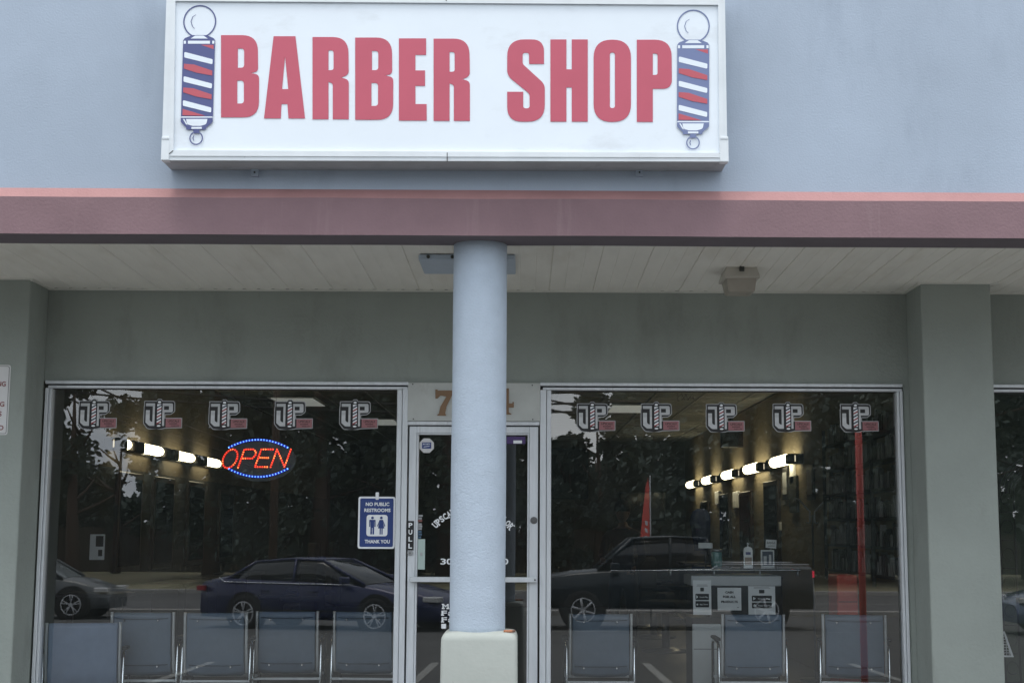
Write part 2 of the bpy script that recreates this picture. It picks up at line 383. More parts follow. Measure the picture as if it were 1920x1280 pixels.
# window opening heights
Z_HEAD = WZ(960, 718, 0)
xLg0, xLg1 = WX(87, 960, 0), WX(741, 1000, 0)
xRg0, xRg1 = WX(1033, 1000, 0), WX(1687, 960, 0)
xD0, xD1 = WX(763, 1000, 0), WX(1010, 1000, 0)
PD = .40                                      # pilaster depth
pLx = WX(39, 900, -PD); pRx0 = WX(1737, 900, -PD); pRx1 = WX(1871, 900, -PD)
print('glass', xLg0, xLg1, xRg0, xRg1, 'door', xD0, xD1, 'pil', pLx, pRx0, pRx1, 'head', Z_HEAD)
w = MB()      # upper parapet wall with faint trowel courses
w.box(XL, XR, YU, YU+.25, Z_U0, 6.2)
w.build('parapet_wall', 'stucco_blue', B)
w = MB(); n = 60   # mauve band: front, sloping top ledge, slightly wavy lower edge like hand-trowelled stucco
prof = [(Y_BAND, Z_B0), (Y_BAND, Z_B1), (YU-.001, Z_U0), (YU+.3, Z_U0), (YF_BACK, Z_SOF+.12), (YF_BACK, Z_B0)]
rings = []
for i in range(n+1):
    x = XL+(XR-XL)*i/n; d = noise.noise(Vector((x*.9, 0, 3)))*.006; e = noise.noise(Vector((x*1.3, 5, 0)))*.005
    rings.append([(x, p[0], p[1]+(d if k in (0, 5) else e if k == 1 else 0)) for k, p in enumerate(prof)])
w.ngon_rings(rings, smooth=False)
o = w.build('fascia_band', ['band_paint', 'ledge_pink', 'band_under'], B)
for p in o.data.polygons:
    c = p.center
    if p.normal.z > .3 and p.normal.y < -.3: p.material_index = 1
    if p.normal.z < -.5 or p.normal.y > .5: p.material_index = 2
# soffit: vinyl planks running front to back with V grooves
w = MB(); pitch = .108; k = 0; x = XL; pr = []
while x < XR:
    g = .007 if k % 3 == 0 else .0022
    pr += [(x, 0), (x+pitch-.009, 0), (x+pitch-.0055, g), (x+pitch-.002, g)]; x += pitch; k += 1
pr.append((XR, 0))
vs = []
NY = 6
for j in range(NY+1):
    y = YF_BACK+(0-YF_BACK)*j/NY
    for (px_, g) in pr:
        sag = noise.noise(Vector((px_*.8, y*1.1, 1)))*.006
        vs.append((px_, y, Z_SOFF+g+sag-.03*(j/NY)))
N_ = len(pr)
w.add(vs, [(j*N_+i, j*N_+i+1, (j+1)*N_+i+1, (j+1)*N_+i) for j in range(NY) for i in range(N_-1)])
w.box(XL, XR, YF_BACK, 0, Z_SOFF+.05, Z_SOFF+.08)
w.build('soffit', 'soffit', B)
w = MB()      # j-channel along wall and pilasters
zt = Z_SOF
w.box(pLx, pRx0, -.022, 0, zt-.012, zt+.004); w.box(pRx1, XR, -.022, 0, zt-.012, zt+.004)
w.box(pLx, pLx+.02, -PD-.02, -.022, zt-.010, zt+.010); w.box(pRx0-.02, pRx0, -PD-.02, -.022, zt-.010, zt+.010)
w.box(pLx-1.0, pLx, -PD-.022, -PD, zt-.004, zt+.012); w.box(pRx0, pRx1+.06, -PD-.022, -PD, zt-.004, zt+.012)
w.mi(1); x = pLx+.05
while x < pRx0-.05: w.box(x, x+.022, -.030, -.0225, zt+.0, zt+.010); x += pitch
x = pRx0+.04
while x < pRx1-.03: w.box(x, x+.022, -PD-.030, -PD-.0225, zt+.010, zt+.020); x += pitch
w.build('soffit_trim', ['soffit_trim', 'iron'], B)
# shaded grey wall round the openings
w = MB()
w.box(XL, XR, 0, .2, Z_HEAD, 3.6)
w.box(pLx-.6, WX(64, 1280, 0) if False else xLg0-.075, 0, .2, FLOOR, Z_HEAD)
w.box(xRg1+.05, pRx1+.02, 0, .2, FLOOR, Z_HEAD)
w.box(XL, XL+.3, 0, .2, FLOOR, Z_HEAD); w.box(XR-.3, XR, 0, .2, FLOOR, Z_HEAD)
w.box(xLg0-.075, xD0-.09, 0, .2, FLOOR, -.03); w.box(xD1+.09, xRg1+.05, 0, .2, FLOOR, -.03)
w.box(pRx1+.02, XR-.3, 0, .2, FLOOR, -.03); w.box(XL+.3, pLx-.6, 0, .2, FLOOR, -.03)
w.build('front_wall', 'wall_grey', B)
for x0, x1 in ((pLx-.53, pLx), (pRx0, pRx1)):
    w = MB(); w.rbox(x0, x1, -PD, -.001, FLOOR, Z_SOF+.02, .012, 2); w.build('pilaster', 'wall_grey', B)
# shell of the shop interior
IX0, IX1, IY1, IZ = -3.85, 3.12, 17.3, 3.05
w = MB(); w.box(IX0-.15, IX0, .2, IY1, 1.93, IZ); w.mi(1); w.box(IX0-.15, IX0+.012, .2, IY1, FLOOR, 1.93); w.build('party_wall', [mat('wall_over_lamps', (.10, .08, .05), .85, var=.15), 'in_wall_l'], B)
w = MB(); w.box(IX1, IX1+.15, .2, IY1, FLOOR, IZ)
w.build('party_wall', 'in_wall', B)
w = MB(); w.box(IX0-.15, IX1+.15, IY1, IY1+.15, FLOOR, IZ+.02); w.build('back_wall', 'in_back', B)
w = MB(); w.box(XL, XR, YU+.25, 18, 3.75, 3.9); w.build('roof', 'black', B)
w = MB(); w.box(IX0-.15, IX1+.15, .2, IY1+.15, IZ+.02, IZ+.05)
w.mi(1)
for i in range(12): w.box(IX0+i*.61, IX0+i*.61+.025, .22, IY1, IZ+.008, IZ+.02)
for i in range(28): w.box(IX0, IX1, .3+i*.61, .3+i*.61+.025, IZ+.004, IZ+.007)
w.build('ceiling', ['in_ceil', 'in_grid'], B)
w = MB(); w.box(XL, XR, .2, 18, FLOOR-.1, FLOOR); tag(w.build('floor', 'in_floor'), kind='structure')
w = MB(); w.box(XL, XR, 18, 18.2, FLOOR, 3.75); w.box(XL-.2, XL, YU, 18.2, FLOOR, 6.2); w.box(XR, XR+.2, YU, 18.2, FLOOR, 6.2); w.build('outer_wall', 'wall_grey', B)

# ---- windows and door
ZS = -.03
def window(x0, x1, head0, head1, left_w, right_w, name='window'):
    """frame mesh, glass sub-part. x0/x1 = glass edges"""
    f = MB()
    zt = WZ(960, 731, 0)
    # outer header cap, dark joint, inner head member
    f.rbox(x0-left_w, x1+right_w, -.030, .07, WZ(960, 724, 0)+.003, Z_HEAD+.002, .003, 1)
    f.rbox(x0-left_w+.02, x1+right_w-.004, -.022, .07, zt, WZ(960, 726.2, 0), .003, 1)
    f.rbox(x0-left_w, x0-left_w*.45, -.024, .07, ZS, zt+.001, .003, 1); f.rbox(x0-left_w*.45+.003, x0, -.014, .07, ZS, zt-.001, .003, 1)
    f.rbox(x1+right_w*.5, x1+right_w, -.024, .07, ZS, zt+.001, .003, 1); f.rbox(x1, x1+right_w*.5-.003, -.014, .07, ZS, zt-.001, .003, 1)
    f.rbox(x0+.001, x1-.001, -.020, .07, ZS, ZS+.06, .003, 1)
    f.mi(1); f.box(x0-left_w+.004, x1+right_w-.008, .0, .05, WZ(960, 727, 0), WZ(960, 723.4, 0)); f.box(x0-.004, x1+.004, .03, .034, zt-.006, zt-.0005)
    fo = f.build(name, ['alu', 'alu_dark'], B)
    g = MB(); g.add([(x0-.002, .04, ZS+.055), (x1+.002, .04, ZS+.055), (x1+.002, .04, zt+.002), (x0-.002, .04, zt+.002),
                     (x0-.002, .046, ZS+.055), (x1+.002, .046, ZS+.055), (x1+.002, .046, zt+.002), (x0-.002, .046, zt+.002)], [(0, 1, 2, 3), (4, 0, 3, 7), (1, 5, 6, 2), (3, 2, 6, 7), (0, 4, 5, 1)])
    g.build('window_pane', 'glass', fo)
    return fo
wl = WX(743, 1000, 0)
window(xLg0, xLg1, 0, 0, .045, WX(762, 1000, 0)-xLg1)
window(xRg0, xRg1, 0, 0, xRg0-WX(1012, 1000, 0), .042)
window(pRx1+.05, XR-.4, 0, 0, .045, .042)
window(XL+.4, pLx-.65, 0, 0, .045, .042)
# transom panel over the door
f = MB(); zt0, zt1 = WZ(885, 790, 0), WZ(885, 718, 0)
f.rbox(xD0-.006, xD1+.008, -.028, .07, zt0+.002, zt1, .003, 1)
tp = f.build('transom_panel', 'panel_white', B)
for px, py in ((774, 720), (775, 785), (998, 722), (999, 786)):
    f = MB(); x, z = P2(px, py, -.03); f.cyl((x, -.033, z), (x, -.028, z), .005, n=8); f.build('screw', 'alu_dark', tp)
f = MB(); f.rbox(xD0-.004, xD1+.004, -.02, .07, WZ(885, 797, 0), zt0-.001, .003, 1)   # door frame head
f.build('door_frame', 'alu', B)
zd1 = WZ(885, 798.5, 0); dx0, dx1 = WX(765, 1000, 0), WX(1008.5, 1000, 0)
gx0, gx1 = WX(783, 1000, 0), WX(988.5, 1000, 0); zg1 = WZ(885, 815, 0); zg0 = FLOOR+.25
f = MB()
f.mi(1); f.box(xD0-.002, xD1+.002, .03, .036, FLOOR, zd1+.012); f.mi(0)
# a ring so the backing does not close the glass
f = MB()
f.rbox(dx0, WX(779, 1000, 0), -.012, .05, FLOOR+.01, zd1-.004, .004, 1); f.rbox(WX(779.4, 1000, 0), gx0, -.006, .05, zg0, zg1, .002, 1)
f.rbox(WX(992, 1000, 0), dx1, -.012, .05, FLOOR+.01, zd1-.004, .004, 1); f.rbox(gx1, WX(991.6, 1000, 0), -.006, .05, zg0, zg1, .002, 1)
f.rbox(WX(779, 1000, 0)+.0005, WX(992, 1000, 0)-.0005, -.012, .05, zg1+.012, zd1-.004, .004, 1); f.rbox(WX(779, 1000, 0)+.001, WX(992, 1000, 0)-.001, -.006, .05, zg1+.0005, zg1+.011, .002, 1)
f.rbox(WX(779, 1000, 0)+.0005, WX(992, 1000, 0)-.0005, -.012, .05, FLOOR+.01, zg0-.001, .004, 1)
door = f.build('door', 'alu', B)
f = MB(); th = R(.62); cxg = (gx0+gx1)/2; hw = (gx1-gx0)/2+.004
yA, yB = .02+hw*math.sin(-th), .02+hw*math.sin(th)
f.add([(cxg-hw, yB, zg0-.003), (cxg+hw, yA, zg0-.003), (cxg+hw, yA, zg1+.003), (cxg-hw, yB, zg1+.003)], [(0, 1, 2, 3)])
f.build('door_pane', 'glass', door)
f = MB(); zb = WZ(885, 1086, -.05)
f.rbox(WX(769, 1086, -.05), WX(1007, 1086, -.05), -.062, -.047, zb-.018, zb+.019, .003, 1)
for px in (773, 1002):
    x = WX(px, 1086, -.03); f.rbox(x-.02, x+.02, -.047, -.012, zb-.015, zb+.015, .003, 1)
f.mi(1); x = WX(1003, 1086, -.06); f.cyl((x, -.066, zb), (x, -.06, zb), .006, n=10)
f.build('push_bar', ['alu', 'alu_dark'], door)
f = MB(); x, z = P2(769, 1036, -.012)
f.cyl((x, -.02, z), (x, -.012, z), .021, n=24); f.cyl((x, -.026, z), (x, -.02, z), .014, n=20); f.mi(1); f.box(x-.003, x+.003, -.0275, -.026, z-.009, z+.006)
f.build('lock_cylinder', ['steel', 'alu_dark'], door)
f = MB(); x, z = P2(1001, 975, -.012); f.lathe((0, 0, 0), [(.001, 0)], 4) if False else None
f.cyl((x, -.018, z), (x, -.012, z), .026, n=24); f.cyl((x, -.03, z), (x, -.018, z), .016, .019, n=20); f.build('thumb_turn', 'chrome_dark', door)
f = MB(); x0, z1 = P2(763.5, 976, -.013); x1, z0 = P2(775.5, 1031, -.013); f.rbox(x0, x1, -.0155, -.0125, z0, z1, .001, 1)
f.mi(1); hh = (z1-z0)
for i, ch in enumerate('PULL'): text(f, ch, (x0+x1)/2, z1-hh*(.145+.237*i), (x1-x0)*.56, hh*.16, -.0165, .03)
f.build('pull_label', ['black', 'white'], door)
# hinges/dark seams beside the door leaf
f = MB(); f.box(xD0-.001, dx0-.001, .005, .04, FLOOR, zd1); f.box(dx1+.001, xD1+.001, .005, .04, FLOOR, zd1); f.box(dx0, dx1, .005, .04, zd1-.003, WZ(885, 797.2, 0))
f.build('weather_seal', 'black', B)

# ---- column on its base
yc = -1.72; xc0, xc1 = WX(845.8, 900, yc), WX(948.5, 900, yc); xc = (xc0+xc1)/2; rc = (xc1-xc0)/2*.998
yb = yc-.215; zb1 = WZ(897, 1187, yb); bx0, bx1 = WX(826, 1240, yb), WX(969.5, 1240, yb)
f = MB(); nr = 40; rings = []
for i in range(nr+1):
    z = zb1-.03+(Z_B0+.06-zb1)*i/nr; rr = rc*(1.01-.012*i/nr)
    rings.append([(xc+math.cos(2*math.pi*k/56)*(rr+noise.noise(Vector((math.cos(2*math.pi*k/56)*2, math.sin(2*math.pi*k/56)*2, z*1.5)))*.0022),
                   yc+math.sin(2*math.pi*k/56)*rr, z) for k in range(56)])
f.ngon_rings(rings); colo = f.build('column', 'column_paint', B)
f = MB(); bw = (bx1-bx0)/2; bc = (bx0+bx1)/2; rings = []
def sq(hw, z, r, n=6):
    pts = []
    for qx, qy, a0 in ((1, 1, 0), (-1, 1, 90), (-1, -1, 180), (1, -1, 270)):
        for k in range(n+1):
            a = R(a0+90*k/n); pts.append((bc+qx*(hw-r)+r*math.cos(a), yc+qy*(hw-r)+r*math.sin(a), z))
    return pts
prof = [(bw*1.02, FLOOR, .03), (bw*1.01, zb1-.3, .03), (bw, zb1-.042, .03), (bw*.985, zb1-.026, .03), (bw*.95, zb1-.010, .028), (bw*.90, zb1-.001, .025), (bw*.6, zb1+.008, .02)]
f.ngon_rings([sq(*p) for p in prof], smooth=True)
f.build('column_base', 'base_paint', colo)
f = MB(); p = W(955, 1174.5, yb+.06); zc = zb1+.008
f.cyl((p.x-.033, yb+.06, zc+.002), (p.x+.020, yb+.052, zc+.003), .0085, n=12); f.mi(1); f.cyl((p.x+.0202, yb+.052, zc+.003), (p.x+.036, yb+.05, zc+.0035), .0085, .0075, n=12)
f.build('cigar_stub', ['cig', 'wood_brown'])
tag(COL.objects['cigar_stub'], 'short brown cigar stub lying on the pale base of the round column', 'cigar stub')

# soffit fittings
def on_soffit(px, py, z):
    d = fwd+rt*((px-CX)/FPX)+up*((CY-py)/FPX); return CAM+d*((z-EYE)/d.z)
a = on_soffit(785, 473, Z_SOFF); b = on_soffit(966, 474, Z_SOFF); c = on_soffit(788, 511, Z_SOFF-.04)
f = MB(); f.rbox(a.x, b.x, c.y, a.y, Z_SOFF-.045, Z_SOFF-.012, .006, 1) if False else f.rbox(a.x, b.x, a.y, c.y, Z_SOFF-.05, Z_SOFF-.012, .006, 1)
f.mi(1)
for t in (.1, .35, .8): f.cyl((a.x+(b.x-a.x)*t, a.y-.012, Z_SOFF-.03), (a.x+(b.x-a.x)*t, a.y+.02, Z_SOFF-.03), .012, n=8)
tag(f.build('soffit_cover_plate', ['stucco_plain', 'iron'] if False else ['column_paint', 'iron']), 'blue grey rectangular cover plate screwed to the soffit behind the column head', 'cover plate')
t = on_soffit(1392, 497, Z_SOFF); yb_ = t.y
L = thing('soffit_light', 'beige boxy canopy light with a tapered lens under the soffit, unlit', 'light', (t.x, yb_+.12, Z_SOFF))
x0, x1 = WX(1357, 515, yb_), WX(1424, 515, yb_); z0 = WZ(1390, 518, yb_)
f = MB(); f.ngon_rings([[(x0+.02, yb_, Z_SOFF-.012), (x1-.02, yb_, Z_SOFF-.012), (x1-.02, yb_+.24, Z_SOFF-.012), (x0+.02, yb_+.24, Z_SOFF-.012)],
                        [(x0, yb_-.02, z0), (x1, yb_-.02, z0), (x1, yb_+.26, z0), (x0, yb_+.26, z0)], [(x0, yb_-.02, z0-.012), (x1, yb_-.02, z0-.012), (x1, yb_+.26, z0-.012), (x0, yb_+.26, z0-.012)]], smooth=False)
f.build('housing', 'cream_box', L)
f = MB(); xm = (x0+x1)/2; f.rbox(xm-.016, xm+.016, yb_-.026, yb_-.001, Z_SOFF-.045, Z_SOFF-.010, .003, 1); f.build('clip', 'iron', L)
z1_ = z0-.012; f = MB()
f.ngon_rings([[(x0+.02, yb_, z1_), (x1-.02, yb_, z1_), (x1-.02, yb_+.24, z1_), (x0+.02, yb_+.24, z1_)], [(x0+.035, yb_+.02, z1_-.085), (x1-.03, yb_+.02, z1_-.085), (x1-.03, yb_+.22, z1_-.085), (x0+.035, yb_+.22, z1_-.085)],
              [(x0+.05, yb_+.035, z1_-.093), (x1-.045, yb_+.035, z1_-.093), (x1-.045, yb_+.205, z1_-.093), (x0+.05, yb_+.205, z1_-.093)]], smooth=False)
f.build('lens', 'lens', L)

# ------------------------------------------------------------------ big shop sign
YS = YU-.235
S = thing('shop_sign', 'long white box sign reading BARBER SHOP in red with a barber pole at each end', 'sign', tuple(W(833, 300, YS+.1)))
def Q(px, py, y=YS): return P2(px, py, y)
f = MB(); f.poly([Q(303.5, 301), Q(1363.5, 303.5), Q(1358.5, -17), Q(313, -22)], YS+.012, .222)
f.build('cabinet', 'sign_cab', S)
f = MB(); f.poly([[Q(303, 300.5), Q(1364, 303), Q(1359, -18), Q(312.5, -23)], [Q(324, 283.5), Q(1350, 288.5), Q(1347.5, 9), Q(328, 1.5)]], YS, .03)
f.build('retainer_frame', 'alu_white', S)
f = MB(); f.poly([[Q(316, 293), Q(1357, 296), Q(1353, -5), Q(320, -9)], [Q(325.5, 282.2), Q(1348.8, 287.2), Q(1346.3, 10.2), Q(329.2, 2.8)]], YS-.006, .0065)
f.build('inner_bead', 'alu_white', S)
f = MB(); f.poly([Q(318, 290), Q(1355, 294), Q(1352, 0), Q(320, -5)], YS+.009, .004)
f.build('face_panel', 'sign_face', S)
for q_ in ([(838, 303.5), (839.2, 303.5), (839.2, 287), (838, 287)], [(836, 3), (837.4, 3), (837.4, -14), (836, -14)], [(304, 300), (305, 301), (325.5, 283.5), (324.8, 282.6)], [(1362, 302.6), (1363, 301.8), (1350, 288), (1349, 288.6)]):
    f = MB(); f.poly([Q(*p) for p in q_], YS-.009, .01); f.build('seam', 'alu_dark', S)

for a_, b_, c_ in ((302.0, 319, 301), (1349.5, 1365.5, 304)):
    f = MB(); x0, z0 = Q(a_, c_); x1, z1 = Q(b_, 259); f.rbox(x0, x1, YS-.012, YS+.05, z0-.002, z1, .006, 2); f.rbox(x0+.003, x1-.002, YS-.016, YS-.01, z1-.012, z1+.006, .004, 2); f.build('corner_clip', 'alu_white', S)
YL = YS+.0075
def letter(loops, X, Y, w=70, sx=1.0, shr=0):
    out = []
    for lp in loops: out.append([Q(X+x*sx, Y+y, YL) for x, y in fil(lp, 8)])
    f = MB(); f.poly(out, YL-.0015, .0012); f.build('letter', 'red_vinyl', S)
cu = lambda x0, y0, x1, y1, r=5: [(x0, y0), (x1, y0, r), (x1, y1, r), (x0, y1)]
LB = [[(0, 0), (70, 0, 30), (70.5, 68, 26), (57, 71), (72.5, 74, 26), (72, 154, 30), (0, 154)], cu(32, 25, 44, 61, 9), cu(31, 85, 43.5, 128, 9)]
LA = [[(18, 0), (59, 0), (77, 154), (46, 154), (44, 127), (33, 127), (31.5, 154), (0, 154)], [(39.5, 38), (34, 99), (45.5, 99)]]
LR = [[(0, 0), (67, 0, 30), (68, 70, 24), (54, 76), (68, 80, 18), (68, 154), (38, 154), (38, 87, 8), (30, 84), (30, 154), (0, 154)], cu(30, 25, 39.5, 62, 8)]
LE = [[(0, 0), (51, 0), (51, 31), (31, 31), (31, 60), (49, 60), (49, 89), (31, 89), (31, 123), (52, 123), (52, 154), (0, 154)]]
LS = [[(69, 46), (41, 46), (41, 25, 5), (29, 25, 5), (29, 46, 9), (70.5, 84, 22), (70.5, 154, 32), (0, 154, 32), (0, 98), (30, 98), (30, 129, 5), (42, 129, 5), (42, 102, 10), (0, 68, 24), (0, 0, 32), (69, 0, 32)]]
LH = [[(0, 0), (30, 0), (30, 56), (40, 56), (40, 0), (70, 0), (70, 154), (40, 154), (40, 90), (30, 90), (30, 154), (0, 154)]]
LO = [[(0, 0, 34), (70, 0, 34), (70, 154, 34), (0, 154, 34)], [(30.5, 24, 5), (40, 24, 5), (40, 128, 5), (30.5, 128, 5)]]
LP = [[(0, 0), (65, 0, 32), (66, 92, 30), (30, 92), (30, 154), (0, 154)], cu(30, 26, 39, 66, 8)]
for lp, X, Y in ((LB, 414.5, 66.5), (LA, 495, 68.5), (LR, 586, 70), (LB, 666, 71), (LE, 748, 72.5), (LR, 813, 73), (LS, 951, 74.5), (LH, 1032, 74.5), (LO, 1113, 75), (LP, 1194, 75)):
    letter(lp, X, Y, sx=.985 if lp is LB else 1)
def emblem(ox, oy, skew, navy):
    f = MB(); lay = [0]
    def T(x, y): return Q(ox+x+skew*(150-y), oy+y, YL)
    def pl(pts, mi): lay[0] += 1; f.mi(mi); lp = pts if isinstance(pts[0][0], (list, tuple)) else [pts]; f.poly([[T(*p[:2]) for p in l] for l in lp], YL-.001-.00035*lay[0], .0003)
    circ = lambda cx, cy, r, n=36: [(cx+r*math.cos(2*math.pi*i/n), cy+r*math.sin(2*math.pi*i/n)) for i in range(n)]
    pl([circ(0, 41, 31), circ(0, 41, 28.6)], 0)
    arc = [(-8, 28), (-14, 32), (-17, 41), (-14, 50), (-10, 54)]; pl(arc+[(x+1.3, y) for x, y in arc[::-1]], 0)
    pl(fil([(-13, 66.5), (13, 66.5), (27, 72, 4), (30, 76.5), (-30, 76.5), (-27, 72, 4)]), 0); pl(fil([(-8, 67.5, 2), (8, 67.5, 2), (16, 73), (-16, 73)]), 1)
    pl([(-30, 75.8), (30, 75.8), (30, 84), (-30, 84)], 0)
    for a, b in ((-28.8, -24.6), (-20.8, 20.4), (24.6, 28.8)): pl([(a, 77.2), (b, 77.2), (b, 82.8), (a, 82.8)], 1)
    pl([(-30, 84), (30, 84), (30, 219.5), (-30, 219.5)], 0)
    pl([(4, 85), (27.5, 85), (27.5, 93)], 2)
    for y in (98, 143.5, 188.5): pl(fil([(-27, y, 2), (26.5, y+14, 2), (26.5, y+23.5, 2), (-27, y+10.5, 2)], 2), 1)
    for y in (120.5, 165): pl(fil([(-27, y), (-8, y+1.5, 3), (26.5, y+13), (26.5, y+22), (-2, y+17, 3), (-27, y+9)], 3), 2)
    pl([(-27, 205), (-10, 210), (16, 218), (-27, 217)], 2)
    pl([(-29, 219.3), (29, 219.3), (29, 221.6), (-29, 221.6)], 1)
    pl(fil([(-30, 221.6), (30, 221.6), (30, 230, 6), (18, 240, 4), (17, 244), (-19, 244), (-19, 240, 4), (-30, 230, 6)]), 0)
    pl(fil([(-20, 224), (20, 224), (18, 234, 6), (7, 237, 5), (-7, 237, 5), (-18, 234, 6)]), 1)
    pl([(-26, 224), (-23, 224), (-17, 235), (-20, 234)], 1); pl([(-9.5, 239), (10, 239), (10, 242.5), (-9.5, 242.5)], 1)
    pl([(-6, 244), (6, 244), (5, 251), (-5, 251)], 0); pl([circ(0, 260, 12.8, 28), circ(0, 260, 10.6, 28)], 0)
    pl([(-5, 255), (-7, 260), (-5, 265), (-3.6, 265), (-5, 260), (-3.6, 255)], 0)
    f.build('barber_pole_emblem', [navy, 'sign_face', 'red_emblem'], S)
emblem(371.5, 0, .028, 'navy'); emblem(1299.5, 8.5, .004, 'navy_faded')
for px, lab in ((479, 'left'), (1198.5, 'right')):
    x, z = P2(px, 323, YU); f = MB(); f.rbox(x-.022, x+.022, YU-.028, YU-.0005, z-.03, z+.03, .002, 1); f.mi(1); f.cyl((x, YU-.032, z-.008), (x, YU-.028, z-.008), .006, n=8)
    f.build('mounting_tab', ['stucco_blue', 'iron'], S)

# house number digits on the transom
def digit(loops, X0, Y0, sc, label):
    f = MB(); f.poly([[P2(X0+x*sc, Y0+y*sc, -.028) for x, y in fil(lp, 5)] for lp in loops], -.036, .0075)
    tag(f.build('house_number', 'bronze'), label, 'house number', 'brass house numbers over the door')
digit([[(0, 0), (4, 0), (5, 2), (34, 2), (34, 10), (22, 34), (19.5, 48), (21, 50), (21, 52), (4, 52), (4, 50), (7, 48), (10, 34, 6), (22, 14), (10, 12, 3), (4, 18), (0, 18)]], 816.5, 730, .94, 'bronze digit 7 on the white panel over the door, left of the column')
digit([[(22, 0), (31, 0), (31, 30), (38, 30), (38, 27), (41, 27), (41, 38), (31, 38), (31, 48), (36, 50), (36, 52), (14, 52), (14, 50), (19, 48), (19, 38), (0, 38), (0, 33)], [(19, 14), (8, 30), (19, 30)]], 925, 728, .94, 'bronze digit 4 on the white panel over the door, right of the column')

# ------------------------------------------------------------------ signs and stickers on glass
# no-trespass sign on left pilaster
yy = -PD-.004; x1, z1 = P2(20.5, 684, yy); _, z0 = P2(17, 815, yy); x0 = x1-.31*1.15
S2 = thing('wall_notice_sign', 'white metal notice with brown red capitals on the left pilaster', 'sign', ((x0+x1)/2, yy, (z0+z1)/2))
f = MB(); f.poly(rrect(x0, z0, x1, z1, .02), yy, .0035); f.build('plate', 'white_sign', S2)
f = MB(); f.poly([rrect(x0+.008, z0+.008, x1-.008, z1-.008, .016), rrect(x0+.011, z0+.011, x1-.011, z1-.011, .014)], yy-.0015, .001)
f.build('border', 'iron', S2)
cxs = (x0+x1)/2; brm = mat('brown_red', (.22, .06, .06), .6)
for s, py, w_, h_ in (('NO LOITERING', 719.5, .285, .036), ('TRESPASSING', 757.5, .28, .036), ('VIOLATORS', 775.5, .25, .036), ('PROSECUTED', 801.5, .285, .036)):
    f = MB(); text(f, s, cxs, WZ(5, py, yy), w_*1.05, h_, yy-.002, .03); f.build('text_line', brm, S2)

# restroom sign
ys = .030
x0, z1 = P2(672.5, 930.5, ys); x1, _ = P2(741.5, 930, ys); z0 = WZ(700, 1028, ys); cxs = (x0+x1)/2; hh = z1-z0; ww = x1-x0
S3 = thing('restroom_sign', 'blue and white NO PUBLIC RESTROOMS sign with man and woman figures on the left window', 'sign', (cxs, ys, (z0+z1)/2))
f = MB(); f.poly(rrect(x0, z0, x1, z1, .018), ys-.006, .003); f.build('plate', 'white', S3)
f = MB(); f.poly(rrect(x0+.013, z0+.013, x1-.013, z1-.013, .012), ys-.0075, .001); f.build('blue_field', 'blue_sign', S3)
f = MB(); sx = lambda u: x0+u*ww; sz = lambda v: z1-v*hh
f.poly(rrect(sx(.23), sz(.76), sx(.80), sz(.35), .022), ys-.009, .001)
text(f, 'NO PUBLIC', sx(.52), sz(.145), ww*.64, hh*.07, ys-.009, .03); text(f, 'RESTROOMS', sx(.52), sz(.262), ww*.71, hh*.07, ys-.009, .03); text(f, 'THANK YOU', sx(.53), sz(.862), ww*.68, hh*.07, ys-.009, .03)
f.build('lettering', 'white', S3)
f = MB(); yq = ys-.0105
def fig(cx, woman):
    f.disc(cx, sz(.408), hh*.026, yq, .001)
    if not woman:
        f.poly([(cx-ww*.078, sz(.445)), (cx+ww*.078, sz(.445)), (cx+ww*.085, sz(.455)), (cx+ww*.085, sz(.58)), (cx+ww*.06, sz(.58)), (cx+ww*.055, sz(.475)), (cx+ww*.05, sz(.475)), (cx+ww*.05, sz(.725)), (cx+ww*.008, sz(.725)), (cx+ww*.008, sz(.60)), (cx-ww*.008, sz(.60)), (cx-ww*.008, sz(.725)), (cx-ww*.05, sz(.725)), (cx-ww*.05, sz(.475)), (cx-ww*.055, sz(.475)), (cx-ww*.06, sz(.58)), (cx-ww*.085, sz(.58)), (cx-ww*.085, sz(.455))], yq, .001)
    else:
        f.poly([(cx-ww*.045, sz(.445)), (cx+ww*.045, sz(.445)), (cx+ww*.11, sz(.565)), (cx+ww*.088, sz(.575)), (cx+ww*.045, sz(.485)), (cx+ww*.085, sz(.61)), (cx+ww*.04, sz(.61)), (cx+ww*.04, sz(.725)), (cx+ww*.01, sz(.725)), (cx+ww*.01, sz(.61)), (cx-ww*.01, sz(.61)), (cx-ww*.01, sz(.725)), (cx-ww*.04, sz(.725)), (cx-ww*.04, sz(.61)), (cx-ww*.085, sz(.61)), (cx-ww*.045, sz(.485)), (cx-ww*.088, sz(.575)), (cx-ww*.11, sz(.565))], yq, .001)
fig(sx(.39), False); fig(sx(.63), True); f.build('figures', 'blue_sign', S3)
f = MB(); x, z = P2(707.5, 930, ys); f.rbox(x-.012, x+.012, ys-.014, ys+.004, z-.025, z+.03, .004, 1); f.build('hook', 'white', S3)

